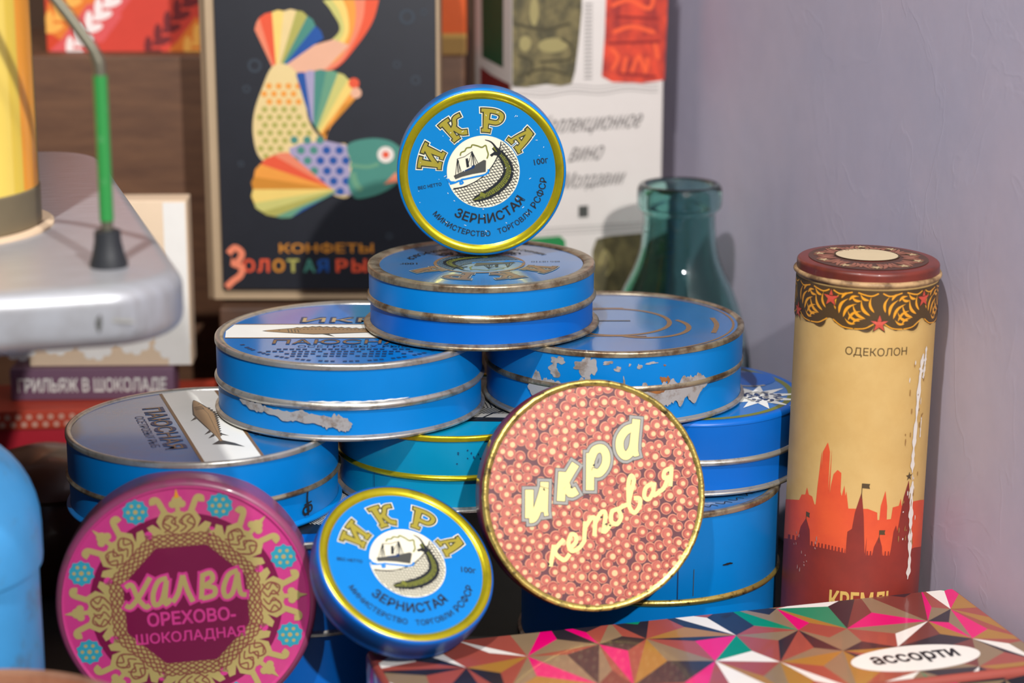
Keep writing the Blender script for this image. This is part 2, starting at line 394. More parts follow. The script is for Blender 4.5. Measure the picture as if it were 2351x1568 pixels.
# slab-serif letters of the caviar lids as strokes in a unit box (x 0..w, y 0..1)
SLAB = {
 'И': (0.95, [([(0.2, 0.05), (0.2, 0.95)], .2), ([(0.75, 0.05), (0.75, 0.95)], .2), ([(0.22, 0.2), (0.73, 0.8)], .17),
              ([(0, 0.07), (0.4, 0.07)], .14), ([(0, 0.93), (0.4, 0.93)], .14), ([(0.55, 0.07), (0.95, 0.07)], .14), ([(0.55, 0.93), (0.95, 0.93)], .14)]),
 'К': (0.95, [([(0.2, 0.05), (0.2, 0.95)], .22), ([(0.25, 0.45), (0.5, 0.6), (0.62, 0.85), (0.85, 0.9)], .15), ([(0.4, 0.55), (0.6, 0.2), (0.9, 0.1)], .2),
              ([(0, 0.07), (0.42, 0.07)], .14), ([(0, 0.93), (0.42, 0.93)], .14)]),
 'Р': (0.88, [([(0.2, 0.05), (0.2, 0.95)], .22), ([(0.2, 0.92), (0.55, 0.92), (0.76, 0.84), (0.78, 0.62), (0.62, 0.46), (0.2, 0.46)], .16),
              ([(0, 0.07), (0.46, 0.07)], .14), ([(0, 0.93), (0.3, 0.93)], .14)]),
 'А': (1.0, [([(0.18, 0.05), (0.46, 0.92)], .12), ([(0.52, 0.95), (0.8, 0.05)], .22), ([(0.25, 0.35), (0.7, 0.35)], .11),
             ([(0.0, 0.07), (0.36, 0.07)], .13), ([(0.58, 0.07), (1.0, 0.07)], .14), ([(0.32, 0.93), (0.6, 0.93)], .13)]),
}
def slab_word(P, word, angles, r0, hgt, fill, edge, halo, layer=2):
    for ch, ang in zip(word, angles):
        wdt, st = SLAB[ch]; rm = r0 + hgt / 2
        def xf(x, y, ang=ang, wdt=wdt):
            a = R_(ang) - (x - wdt / 2) * hgt / rm; q = r0 + y * hgt
            return (q * cos(a), q * sin(a))
        for k, (m, ex) in enumerate(((halo, .17), (edge, .10), (fill, 0.0))):
            if m is None: continue
            for pts, wd in st:
                if len(pts) > 2: pts = smooth_path(pts, 4)
                else: pts = [tuple(a + (b - a) * i / 4 for a, b in zip(*pts)) for i in range(5)]
                P.stroke(pts, wd + ex, m, layer + k, cap=ex / 2, xf=xf)
def caviar_design(fill=None, edge=None, halo=None, dark=None, ground=None):
    """lid design in unit-disc coordinates: arched word, round emblem with steamer, net and sturgeon, small print"""
    P = Print(0.012, 0.004); E_ = Print(0.012, 0.004)
    fill = fill or I_GOLD; edge = edge or I_DARK; halo = halo or I_CREAM; dark = dark or I_BLACK
    slab_word(P, 'ИКРА', (163, 120, 79, 40), 0.485, 0.275, fill, edge, halo)
    P.text('ЗЕРНИСТАЯ', 0, 0, dark, width=0.88, layer=1, arc=(0.555, 282, 'bottom'), bold=0.022)
    P.text('МИНИСТЕРСТВО', 0, 0, dark, width=0.74, layer=1, arc=(0.735, 249, 'bottom'), bold=0.016)
    P.text('ТОРГОВЛИ', 0, 0, dark, width=0.47, layer=1, arc=(0.735, 303, 'bottom'), bold=0.016)
    P.text('РСФСР', 0, 0, dark, width=0.38, layer=1, arc=(0.735, 340, 'bottom'), bold=0.016)
    P.text('ВЕС НЕТТО', -0.615, -0.155, dark, width=0.28, layer=1, rot=R_(10), bold=0.015)
    P.text('100г', 0.70, 0.13, dark, width=0.17, layer=1, rot=R_(11), bold=0.01)
    z = lambda x, y: ((x - 774) / 668, -(y - 801) / 668)
    ec = z(786, 795); er = 0.43
    E_.disc(ec[0], ec[1], er, ground or I_CREAM, 0, 72)
    if ground: E_.ring(er - .012, er + .02, I_BROWN, 1, ec)
    bay = z(520, 520); br = 0.61                                        # the bay: the net lies outside this circle
    inside = lambda p: math.hypot(p[0] - ec[0], p[1] - ec[1]) < er - 0.008 and math.hypot(p[0] - bay[0], (p[1] - bay[1])) > br
    def hatch(ang, gap, wd, m):
        d = (cos(ang), sin(ang)); n = (-d[1], d[0])
        k = -30
        while k < 31:
            run = []
            for s_ in range(-60, 61):
                p = (ec[0] + d[0] * s_ * 0.0125 + n[0] * k * gap, ec[1] + d[1] * s_ * 0.0125 + n[1] * k * gap)
                if inside(p): run.append(p)
                elif run:
                    if len(run) > 1: E_.stroke([run[0], run[-1]], wd, m, 1)
                    run = []
            k += 1
    hatch(R_(-52), 0.033, 0.008, dark); hatch(R_(12), 0.033, 0.008, dark)
    a0 = [bay[0] + 0 * 1, 0]
    E_.stroke([p for p in [(bay[0] + br * cos(R_(t)), bay[1] + br * sin(R_(t))) for t in range(-110, 20, 3)] if math.hypot(p[0] - ec[0], p[1] - ec[1]) < er], 0.012, dark, 2)
    # sturgeon: belly curve from tail (top) round the right side to the snout (bottom left)
    spine = smooth_path([z(*p) for p in ((865, 600), (920, 655), (965, 720), (985, 790), (960, 860), (900, 925), (820, 975), (760, 1000), (700, 1022))], 6)
    E_.stroke(spine, 0.115, dark, 3, taper=lambda t: 0.18 + 0.95 * sin(PI * min(1, t * 0.80 + 0.08)) if t < 0.93 else 0.55 * (1 - t) / 0.07 + 0.08)
    E_.stroke(spine, 0.058, I_OLIVE, 4, taper=lambda t: 0.1 + 0.95 * sin(PI * min(1, t * 0.80 + 0.08)) if t < 0.9 else 0.5 * (1 - t) / 0.1)
    for i in range(3, len(spine) - 5):           # bony scutes and mottling along the back
        (x0_, y0_), (x1_, y1_) = spine[i], spine[i + 1]; l_ = math.hypot(x1_ - x0_, y1_ - y0_) or 1e-9; nx, ny = -(y1_ - y0_) / l_, (x1_ - x0_) / l_
        if i % 2: E_.poly([(x0_ + nx * .035, y0_ + ny * .035), (x0_ + (x1_ - x0_) * .9 + nx * .04, y0_ + (y1_ - y0_) * .9 + ny * .04), (x0_ + nx * .075, y0_ + ny * .075)], dark, 5)
        E_.stroke([(x0_ - nx * .004, y0_ - ny * .004), (x0_ + nx * (.012 + .01 * (i % 3)), y0_ + ny * (.012 + .01 * (i % 3)))], .009, dark, 5)
        E_.disc(x0_ - nx * (.014 + .006 * (i % 2)), y0_ - ny * (.014 + .006 * (i % 2)), .006, dark, 5, 8)
    E_.stroke([z(*p) for p in ((800, 540), (850, 560), (890, 610), (920, 660))], 0.028, dark, 4, smooth=5, taper=lambda t: 0.25 + t)
    E_.poly([z(*p) for p in ((838, 660), (880, 630), (925, 655), (905, 668), (870, 662), (852, 676))], dark, 4)
    E_.poly([z(*p) for p in ((880, 940), (905, 945), (918, 985), (890, 970))], dark, 4)
    E_.poly([z(*p) for p in ((765, 955), (800, 970), (800, 1000), (755, 985))], I_OLIVE, 5)
    # steamer: hull, masts, funnel, rigging, smoke, waves
    E_.poly([z(*p) for p in ((552, 825), (600, 800), (700, 762), (730, 735), (790, 700), (808, 705), (805, 795), (700, 812), (620, 832), (566, 852))], I_DGREY, 3)
    E_.poly([z(*p) for p in ((620, 790), (690, 758), (700, 742), (720, 738), (715, 765), (640, 790))], I_NAVY, 4)
    E_.poly([z(*p) for p in ((646, 690), (664, 684), (676, 752), (655, 760))], dark, 4)
    for a, b, wd in (((582, 690), (588, 800), .012), ((698, 630), (712, 745), .012), ((582, 690), (565, 830), .007), ((582, 690), (612, 790), .007), ((590, 700), (602, 795), .007),
                     ((698, 632), (660, 752), .007), ((698, 632), (745, 728), .007), ((698, 632), (730, 735), .007), ((698, 632), (690, 748), .006), ((582, 690), (640, 672), .006), ((640, 672), (698, 632), .006)):
        E_.stroke([z(*a), z(*b)], wd, dark, 4)
    E_.stroke([z(*p) for p in ((605, 665), (612, 640), (640, 628), (655, 605), (690, 598), (700, 580), (740, 588), (775, 600), (805, 585), (815, 620), (825, 655), (815, 690))], 0.016, I_OLIVE, 3, smooth=4)
    E_.stroke([z(*p) for p in ((520, 890), (560, 880), (600, 865), (605, 890), (625, 880), (612, 858), (650, 850), (720, 835), (790, 820), (825, 800), (825, 775))], 0.022, I_BLUE, 3, smooth=4)
    E_.stroke([z(*p) for p in ((505, 850), (525, 875), (560, 878))], 0.03, I_BLUE, 3, smooth=3)
    return P, E_
def sturgeon(P, x0, x1, y, hgt, fill, dark, layer, curve=0.0):
    """sturgeon from snout x0 to tail x1"""
    L = x1 - x0; f = lambda t: (0.02 + 0.98 * min(1, (t / 0.32)) ** 0.75) if t < 0.32 else (1 - 0.86 * ((t - 0.32) / 0.5) ** 1.1 if t < 0.82 else 0.14)
    up, dn = [], []
    for i in range(41):
        t = i / 40 * 0.9; x = x0 + L * t; yy = y + curve * sin(PI * t); bump_ = 0.10 * hgt * (i % 2) if 8 < i < 36 else 0
        up.append((x, yy + hgt * 0.55 * f(t) + bump_)); dn.append((x, yy - hgt * 0.45 * f(t)))
    P.poly(up + dn[::-1], dark, layer)
    up2 = [(x, y + curve * sin(PI * (x - x0) / L) + (b - y - curve * sin(PI * (x - x0) / L)) * 0.78) for x, b in up]; dn2 = [(x, y + curve * sin(PI * (x - x0) / L) + (b - y - curve * sin(PI * (x - x0) / L)) * 0.82) for x, b in dn]
    P.poly(up2[1:] + dn2[:0:-1], fill, layer + 1)
    xe = x0 + L * 0.9; P.poly([(xe - L * .02, y + hgt * .06), (xe + L * .06, y + hgt * .5), (x1 + L * .05, y + hgt * .8), (xe + L * .07, y + hgt * .1), (xe + L * .05, y - hgt * .45), (xe - L * .02, y - hgt * .06)], dark, layer)
    for tx, s_ in ((0.36, -1), (0.66, -1), (0.74, -1), (0.72, 1)):
        bx = x0 + L * tx; by = y + s_ * hgt * .4 * f(tx); P.poly([(bx, by), (bx + L * .09, by + s_ * hgt * .34), (bx + L * .05, by)], dark, layer)
    for i in range(26):
        t = 0.2 + i * 0.024; P.disc(x0 + L * t, y + hgt * 0.22 * f(t), hgt * .03, dark, layer + 2, 6)
    for i in range(4): P.stroke([(x0 + L * (.15 + .02 * i), y + hgt * .2), (x0 + L * (.165 + .02 * i), y - hgt * .2)], L * .006, dark, layer + 2)
    P.disc(x0 + L * .1, y + hgt * .1, hgt * .04, dark, layer + 2, 8)
def payusnaya(dark, fat=0.26):
    P = Print(0.012, 0.004); dk = dark
    pts = [(x / 20, math.sqrt(max(0, .985 ** 2 - (x / 20) ** 2))) for x in range(-20, 21)]
    y0, y1 = -0.16, 0.26
    xa, xb = math.sqrt(.985 ** 2 - y1 * y1), math.sqrt(.985 ** 2 - y0 * y0)
    P.poly([(-xb, y0), (xb, y0), (xb + .02, (y0 + y1) / 2), (xa, y1), (-xa, y1), (-xb - .02, (y0 + y1) / 2)], I_WHITE, 0)
    P.rect(-xa, y1, xa, y1 + .025, I_BROWN, 0); P.rect(-xb, y0 - .025, xb, y0, I_BROWN, 0)
    sturgeon(P, -0.70, 0.62, 0.05, fat, I_STUR, I_DGREY, 1)
    P.text('ИКРА', 0.0, 0.42, dk, width=0.86, height=0.2, layer=1, bold=0.03); P.text('ИКРА', 0.01, 0.42, I_TAN, width=0.84, height=0.13, layer=2)
    P.text('ПАЮСНАЯ', 0.0, -0.30, dk, width=1.16, height=0.17, layer=1, bold=0.02); P.text('ПАЮСНАЯ', 0.0, -0.30, I_BROWN, width=1.15, height=0.11, layer=2)
    P.text('ОСЕТРОВЫХ РЫБ', 0.06, -0.44, dk, width=0.86, height=0.07, layer=1)
    return P

# bottom layer ------------------------------------------------------------------
t, fz, fr = tin('caviar_tin', 'tall blue tin with black fishnet print on its lid, behind the pink tin', 6.6, 7.9, (-9.9, 96.7, 0), body=BLUE_DEEP, bead_z=0.455, bead_h=0.34, face=BLUE_DEEP, rim_w=0.3)
P = Print()
rng = random.Random(3)
for i in range(-40, 41):                       # fishnet, kept inside a circle of the lid
    for d in (1, -1):
        x = i * 0.16; h = math.sqrt(max(0, 5.0 ** 2 - min(x * x, 25)))
        if h > .4: P.stroke([(x - d * 0.6 * h, -h * .8), (x + d * 0.6 * h, h * .8)], 0.045, I_WHITE, 2)
P.disc(0, 0, 5.1, I_BLACK, 0, 72)
P.text('SSR', 2.7, -5.45, I_NAVY, width=0.95, layer=1, squash=1.1); P.text('oe st', 2.75, -5.95, I_NAVY, width=1.3, layer=1, squash=1.0)
P.build('lid_print', t, on_face(fz))
t, fz, fr = tin('caviar_tin', 'tall plain blue tin with worn gold bead, beside the cologne tube', 6.3, 7.9, (6.65, 100.25, 0), body=BLUE, bead_z=0.455, bead_h=0.36, face=BLUE_DUST, rim=TIN_WORN, bead=GOLD_OLD, rim_w=0.4)
P = Print(); P.stroke([(0.95, 3.8), (0.97, 7.5)], 0.05, I_NAVY, 0); P.stroke([(1.7, 3.9), (1.72, 5.2)], 0.03, I_DGREY, 0)
P.build('side_seam', t, on_cyl(6.26))
P = Print(); P.blob(3.5, 5.2, .25, .06, I_BLACK, 0, rng); P.build('paint_chip', t, on_cyl(6.26))
P = Print()
for i in range(9):
    a = R_(-75 + i * 9); P.stroke([(5.1 * cos(a), 5.1 * sin(a)), (5.4 * cos(a + .05), 5.4 * sin(a + .05)), (5.2 * cos(a + .1), 5.2 * sin(a + .1)), (5.5 * cos(a + .13), 5.5 * sin(a + .13))], 0.06, I_BLACK, 0, smooth=4)
P.build('lid_print', t, on_face(fz))

# second layer ------------------------------------------------------------------
t, fz, fr = tin('caviar_tin', 'blue tin with dented rim and sturgeon band, right behind the pink tin', 6.27, 3.65, (-14.27, 96.5, 7.9), body=BLUE, face=BLUE_DUST, bead_z=0.43, bead_h=0.3, rim_w=0.3, rim=TIN, bead=TIN_WORN, base=BLUE)
payusnaya(I_NAVY, 0.18).build('lid_print', t, on_face(fz, R_(-72)), fr)
P = Print()
P.blob(0.3, 2.55, .28, .2, I_BLACK, 0, rng); P.blob(0.5, 2.62, .2, .16, TIN, 1, rng); P.build('dent_mark', t, on_cyl(6.23)); P = Print()
P.stroke([(6.0, 1.5), (5.95, 1.1), (6.02, .8)], .1, I_BLACK, 0, smooth=4); P.ring(.12, .24, I_BLACK, 0, (5.85, .62)); P.ring(.1, .2, I_BLACK, 0, (6.12, .66)); P.stroke([(5.75, .9), (6.25, .95)], .08, I_BLACK, 0)
P.stroke([(6.0, .85), (6.0, .35)], .09, I_BLACK, 0)
P.build('anchor_mark', t, on_cyl(6.23))
t, fz, fr = tin('caviar_tin', 'teal tin with yellow gilt rims in the middle of the stack', 5.6, 3.65, (-2.75, 99.8, 7.9), body=TEAL, face=TEAL, rim=GOLD, bead=GOLD, bead_z=0.45, bead_h=0.3, rim_w=0.26, base_r=0.08)
P = Print()
P.poly([(5.1 * cos(R_(a)), 5.1 * sin(R_(a))) for a in range(-35, 215, 6)], I_BLACK, 0)
P.poly([(4.6 * cos(R_(a)), 4.6 * sin(R_(a))) for a in range(-30, 210, 6)], I_GREY, 1)
for i in range(-20, 30): P.stroke([(1.2 + i * .18, -1.6 + abs(i) * .02), (1.8 + i * .18, -.6), (1.6 + i * .18, .6)], .05, I_BLACK, 2)
P.stroke([(0.5, -2.9), (1.6, -2.4), (3.0, -2.6), (4.2, -2.0)], .14, I_BLACK, 3, smooth=4); P.stroke([(1.2, -2.6), (2.2, -1.2), (4.3, -.6)], .1, I_BLACK, 3, smooth=4)
P.build('lid_print', t, on_face(fz))
P = Print(); P.stroke([(-3.9, .25), (-3.88, 1.8)], .035, I_NAVY, 0); P.build('side_seam', t, on_cyl(5.56)); P = Print()
for i in range(12): P.blob(rng.uniform(.2, 2.0), rng.uniform(2.2, 3.0), rng.uniform(.02, .06), rng.uniform(.02, .05), I_NAVY, 0, rng, 10)
tag(P.build('dark_specks', t, on_cyl(5.56)), kind='stuff')
t, fz, fr = tin('caviar_tin', 'bright blue tin with a white starburst on its lid, touching the cologne tube', 5.6, 3.65, (8.55, 102.2, 7.9), body=BLUE_DEEP, top='shoulder', face=BLUE_LID, bead_z=0.44, bead_h=0.34)
P = Print()
P.ring(fr - .3, fr, I_OLIVE, 0)
c = (3.3, -1.2); P.poly([(c[0] + (1.75 if i % 2 else .85) * cos(2 * PI * i / 22) * (1.25 if i % 2 else 1), c[1] + (2.1 if i % 2 else 1.1) * sin(2 * PI * i / 22)) for i in range(22)], I_WHITE, 1)
for i in range(70):
    a = rng.uniform(0, 6.28); r = .95 * math.sqrt(rng.random()); P.disc(c[0] + .2 + r * cos(a), c[1] + r * sin(a), .11, I_NAVY if i % 3 else I_GREY, 2, 10)
P.disc(3.2, 2.1, 1.3, BLUE_DEEP, 1); P.ring(1.25, 1.45, I_GREY, 2, (3.2, 2.1), a0=120, a1=300)
P.stroke([(1.2, 1.6), (1.9, 1.1), (2.3, .4), (1.7, -.1), (1.3, .5)], .34, I_GREY, 2, smooth=5); P.stroke([(.6, -1.2), (1.6, -.8), (1.1, 0)], .2, I_WHITE, 2, smooth=4)
P.build('lid_print', t, on_face(fz))

# third layer ------------------------------------------------------------------
t, fz, fr = tin('caviar_tin', 'blue tin with sturgeon band lid and a grey scrape under its bead', 6.32, 3.55, (-7.68, 99.75, 11.55), body=BLUE, face=BLUE_LID, bead_z=0.45, bead_h=0.40, rim_w=0.42, rim=TIN, bead=TIN)
P = payusnaya(I_NAVY)
for i, (wd, y) in enumerate(((1.15, -.53), (1.2, -.60), (1.0, -.67), (.8, -.74))):
    P.stroke([(-wd / 2 + .05, y), (wd / 2 + .05, y)], .028, I_NAVY, 1) if False else None
    n = int(wd / .05)
    for k in range(n):
        if (k * 7 + i * 3) % 6: P.rect(-wd / 2 + k * .05, y - .018, -wd / 2 + k * .05 + .035, y + .018, I_NAVY, 1)
for a in range(205, 336, 3):
    if a % 4: P.ring(.88, .915, I_NAVY, 1, n=2, a0=a, a1=a + 2)
P.build('lid_print', t, on_face(fz), fr)
P = Print(.008, .003)
def ragged(P, pts, wd, m, layer, rng, seg=60, amp=.5):
    path = smooth_path(pts, max(3, seg // len(pts)))
    up, dn = [], []
    L = len(path)
    def rough():
        a = [rng.uniform(-.5, .7) for _ in range(L + 4)]
        return [(a[i] + 2 * a[i + 1] + 3 * a[i + 2] + 2 * a[i + 3] + a[i + 4]) / 9 * 1.5 + .12 * rng.uniform(-1, 1) for i in range(L)]
    ra, rb = rough(), rough()
    for i, (x, y) in enumerate(path):
        e = min(1, 6 * i / L, 6 * (L - 1 - i) / L); up.append((x, y + wd * e * (.5 + amp * ra[i]))); dn.append((x, y - wd * e * (.5 + amp * rb[i])))
    P.add(up + dn, [(i, i + 1, L + i + 1, L + i) for i in range(L - 1)], m, layer)
ragged(P, [(-3.9, 1.22), (-2.6, 1.1), (-1.4, 1.0), (0, .86), (.55, .8)], .42, CHIP, 0, rng)
ragged(P, [(-.9, .88), (-.2, .8), (.5, .68)], .6, CHIP, 0, rng)
ragged(P, [(-5.4, 1.35), (-4.2, 1.24), (-3.4, 1.2)], .28, CHIP, 0, rng)
ragged(P, [(-1.5, 1.83), (0.2, 1.83), (1.9, 1.83), (3.2, 1.84)], .045, I_WHITE, 1, rng, 90, .9)
P.build('scrape', t, on_cyl(6.27))
t, fz, fr = tin('caviar_tin', 'weathered blue tin with peeling paint, in front of the glass bottle', 6.25, 3.55, (4.91, 101.9, 11.55), body=BLUE, face=BLUE_DUST, bead_z=0.50, bead_h=0.34, rim_w=0.32, rim=TIN_WORN, bead=TIN_WORN, bulge=.06)
P = Print()
for r0, r1 in ((.955, .975), (.43, .47)): P.ring(r0 * fr, r1 * fr, I_BROWN, 0)
P.rect(-5.4, -2.9, 1.4, -2.75, I_BROWN, 0); P.rect(-5.0, 2.6, .6, 2.9, I_BROWN, 0)
P.ring(2.0, 2.25, I_BROWN, 0, (1.4, -1.0), a0=-120, a1=40); P.rect(-5.6, .1, .8, .3, I_DGREY, 0); P.stroke([(4.6, -2.2), (4.9, -.6), (4.8, .8)], .25, I_BROWN, 0, smooth=4)
P.build('lid_print', t, on_face(fz))
P = Print(.008, .003)
for x, y, rx, ry in ((-1.55, 3.0, .22, .45), (-1.75, 2.75, .35, .3), (-1.3, 2.75, .3, .35), (-1.5, 2.35, .14, .35), (-.55, 3.05, .25, .08), (-.1, 2.75, .18, .1), (.45, 2.95, .06, .06), (.9, 2.85, .1, .13), (1.45, 3.0, .25, .06), (2.1, 2.85, .05, .05),
                     (-2.9, 3.0, .3, .2), (-3.1, 2.5, .28, .3), (.2, 2.15, .05, .2), (2.05, 2.15, .12, .2), (2.3, 2.1, .1, .2)):
    P.blob(x, y, rx, ry, CHIP if x < 1.9 else RUST, 0, rng, 44, .55)
ragged(P, [(-4.6, 1.5), (-3.5, 1.45), (-2.4, 1.5), (-1.0, 1.5)], 1.05, CHIP, 0, rng, 70)
ragged(P, [(0.2, 1.5), (1.2, 1.4), (2.2, 1.5), (3.4, 1.66), (4.6, 1.7)], .95, CHIP, 0, rng, 80)
ragged(P, [(1.2, 1.72), (1.7, 1.66), (2.2, 1.74)], .25, RUST, 1, rng, 20)
P.build('peeling_paint', t, on_cyl(6.2))

# fourth layer ------------------------------------------------------------------
t, fz, fr = tin('caviar_tin', 'smaller blue tin with broad tarnished rims, right under the upright tin', 5.42, 3.0, (-1.46, 101.4, 15.1), body=BLUE_DEEP, lid=BLUE, face=BLUE_DUST, bead_z=0.48, bead_h=0.40, rim_w=0.58, rim=TIN_WORN, bead=TIN_WORN, base=TIN_WORN, base_r=0.14, rim_h=0.34)
P, Em = caviar_design(fill=I_BROWN, edge=I_DGREY, halo=ink('dull_cream_print', (150, 150, 140)), ground=ink('dull_blue_print', (104, 134, 156), .3))
P.build('lettering', t, on_face(fz, R_(172)), fr)
Em.build('emblem', t, on_face(fz, R_(172)), fr)

# the upright tin on top ---------------------------------------------------------
nU = Vector((0.055, -1, 0.0))
t, fz, fr = gold_ring_tin('caviar_tin', 'small round blue tin standing on edge on top of the stack', 4.04, 2.1, (-1.55, 104.6, 18.12 + 4.04), nU, 0.0, body=BLUE)
P, Em = caviar_design()
for i in range(46):
    a = rng.uniform(0, 6.28); r = .84 * math.sqrt(rng.random()); P.stroke([(r * cos(a), r * sin(a)), (r * cos(a) + rng.uniform(-.025, .025), r * sin(a) + rng.uniform(-.02, .02))], .005, I_WHITE, 6)
P.build('lettering', t, on_face(fz), fr); Em.build('emblem', t, on_face(fz), fr)

# leaning tins in front ----------------------------------------------------------
nS = Vector((0.339, -0.547, 0.766)); cS = Vector((-4.52, 88.3, 7.72)); tS = 1.55
t, fz, fr = gold_ring_tin('caviar_tin', 'small round blue tin leaning back on the patterned candy box', 4.0, tS, cS - nS.normalized() * tS, nS, R_(-30), body=BLUE_DEEP)
P, Em = caviar_design()
P.build('lettering', t, on_face(fz), fr); Em.build('emblem', t, on_face(fz), fr)

nK = Vector((0.24, -0.92, 0.29)).normalized(); cK = Vector((3.70, 91.95, 9.52)); tK = 1.75; RK = 5.15
MAROON = mat('dark_red_enamel', (112, 30, 34), 0.35, var=0.08, coat=0.2)
t = thing('caviar_tin', 'round tin printed with red salmon roe, leaning on the back edge of the candy box', 'tin', cK - nK * tK, normal=nK)
lathe('body', [(0, 0), (RK - .3, 0), (RK - .08, .08), (RK - .04, .25), (RK - .04, tK * .5)], MAROON, t)
lathe('lid', [(RK - .02, tK * .4), (RK, tK * .45), (RK, tK - .22), (RK - .05, tK - .16)], MAROON, t)
lathe('top_rim', [(RK - .03, tK - .2)] + arc(RK - .12, tK - .12, .12, -10, 100, 7) + [(RK - .22, tK - .02), (RK - .3, tK - .09)], GOLD_OLD, t, wob=lambda a, z: 1 + .0012 * sin(37 * a) + .001 * sin(61 * a + 1))
lathe('lid_face', [(0, tK - .1), (2.5, tK - .1), (RK - .28, tK - .1)], mat('roe_ground', (96, 52, 58), 0.4, var=0.2), t)
P = Print(.010, .004); rng = random.Random(11)
roe = [ink('roe_rim', (206, 138, 108), .4), ink('roe_red', (160, 74, 66), .4), ink('roe_rose', (184, 100, 82), .4), ink('roe_light', (222, 182, 134), .4), ink('roe_pale_red', (178, 92, 80), .4)]
rl = RK - .3; pts = []
tries = 0
while len(pts) < 460 and tries < 60000:
    tries += 1; a = rng.uniform(0, 2 * PI); r = rl * math.sqrt(rng.random()); x, y = r * cos(a), r * sin(a)
    if all((x - q[0]) ** 2 + (y - q[1]) ** 2 > .37 ** 2 for q in pts): pts.append((x, y, rng.uniform(.235, .30)))
for x, y, r in pts:
    K_ = 16; lim = []
    nb = [q for q in pts if 0 < (q[0] - x) ** 2 + (q[1] - y) ** 2 < .5]
    for k in range(K_):
        a = 2 * PI * k / K_; u = (cos(a), sin(a)); m_ = r
        for q in nb:
            dx, dy = q[0] - x, q[1] - y; d = math.hypot(dx, dy); dd = (d * d + r * r - q[2] * q[2]) / (2 * d); pr = (u[0] * dx + u[1] * dy) / d
            if pr > 1e-3: m_ = min(m_, dd / pr)
        # stay on the lid
        while (x + u[0] * m_) ** 2 + (y + u[1] * m_) ** 2 > rl * rl and m_ > .01: m_ -= .01
        lim.append(max(m_, .02))
    ph = rng.uniform(0, 6.28); vmix = rng.random()
    ox, oy = .07 + .03 * cos(ph), -.05 + .03 * sin(ph)
    radii = [(1.0, roe[0]), (.86, roe[1] if vmix < .55 else roe[4]), (.60, roe[2]), (.26 + .2 * rng.random(), roe[3])]
    for j, (fr_, m_) in enumerate(radii):
        sh = (ox * (1 - fr_) * 1.2, oy * (1 - fr_))
        ring_ = [(x + sh[0] + cos(2 * PI * k / K_) * min(lim[k] * .98, r * fr_) , y + sh[1] + sin(2 * PI * k / K_) * min(lim[k] * .98, r * fr_)) for k in range(K_)]
        P.add(ring_, [tuple(range(K_))], m_, j)
P.build('roe_print', t, on_face(tK - .1))
P = Print(.03, .004)
ZK = lambda p: ((p[0] - 848) / 718 * RK, -(p[1] - 762) / 718 * RK)
big = [[(432, 695), (418, 868)], [(418, 872), (452, 862), (500, 760), (526, 690)], [(532, 655), (513, 838)], [(513, 838), (540, 836)],
       [(652, 602), (627, 780)], [(640, 700), (690, 625), (738, 560)], [(662, 672), (692, 735), (735, 722)],
       [(838, 500), (818, 728)], [(838, 540), (868, 486), (915, 478), (938, 520), (928, 580), (885, 626), (838, 616)],
       [(1132, 362), (1078, 378), (1036, 432), (1034, 500), (1068, 534), (1112, 490), (1134, 400)], [(1152, 312), (1122, 498), (1148, 512)]]
I_KCREAM = ink('cream_gold_print', (240, 222, 146), .35)
for wd, m_, l in ((100, I_DGREY, 0), (92, I_GREY, 1), (60, I_DGREY, 2), (52, I_KCREAM, 3)):
    for q in big: P.stroke([ZK(p) for p in q], wd / 718 * RK, m_, l, smooth=5 if len(q) > 2 else 0, cap=(wd - 52) / 2 / 718 * RK)
small = [[(562, 1045), (530, 1175)], [(628, 1015), (565, 1085), (618, 1142), (658, 1108)], [(658, 1078), (702, 1040), (704, 1000), (676, 992), (655, 1045), (672, 1090), (722, 1076), (762, 1030)],
         [(772, 918), (756, 1040)], [(766, 960), (812, 902), (836, 912), (824, 1012)], [(832, 940), (878, 872), (906, 882), (888, 990), (935, 950)],
         [(992, 858), (950, 872), (940, 930), (976, 950), (1006, 908), (996, 860), (1050, 835)], [(1060, 850), (1068, 712), (1090, 660), (1106, 690), (1082, 760), (1062, 840), (1092, 890), (1130, 850), (1134, 806), (1096, 800)],
         [(1228, 716), (1180, 742), (1166, 798), (1196, 812), (1230, 762)], [(1238, 712), (1226, 790), (1266, 772)], [(1356, 632), (1312, 648), (1304, 690), (1350, 684)], [(1358, 626), (1340, 745)], [(1330, 690), (1296, 752), (1264, 772)]]
for q in small: P.stroke([ZK(p) for p in q], 27 / 718 * RK, I_KCREAM, 3, smooth=6 if len(q) > 2 else 0)
for p in ((520, 1160), (905, 945), (855, 575), (930, 955), (878, 900), (700, 700), (525, 700)): P.blob(*ZK(p), .05, .05, I_BLACK, 5, rng, 14, .6)
P.build('lettering', t, on_face(tK - .1))

# the pink halva tin --------------------------------------------------------------
nH = Vector((0.10, -1.0, 0.02)).normalized(); RH = 5.62; tH = 2.2; cH = Vector((-14.1, 88.6, RH + .04))
PINK = mat('pink_enamel', (196, 58, 128), 0.3, coat=.4, rgb2=(206, 84, 128), mask=(2, .55, .8))
PINK_SIDE = mat('mauve_enamel', (142, 62, 98), 0.38, coat=.2, rgb2=(110, 70, 80), mask=(5, .5, .7))
t = thing('halva_tin', 'large round pink halva tin with gold knotwork, standing on edge', 'tin', cH - nH * tH, normal=nH)
lathe('body', [(0, 0), (RH - .3, 0), (RH - .08, .08), (RH - .05, .25), (RH - .05, tH * .6)], PINK_SIDE, t)
lathe('lid', [(RH - .02, tH * .45), (RH, tH * .5), (RH, tH - .3)] + arc(RH - .28, tH - .28, .28, 0, 88, 8), PINK_SIDE, t)
lathe('lid_ridge', [(RH - .26, tH - .02), (RH - .3, tH + .03), (RH - .36, tH + .02), (RH - .42, tH - .05)], PINK, t)
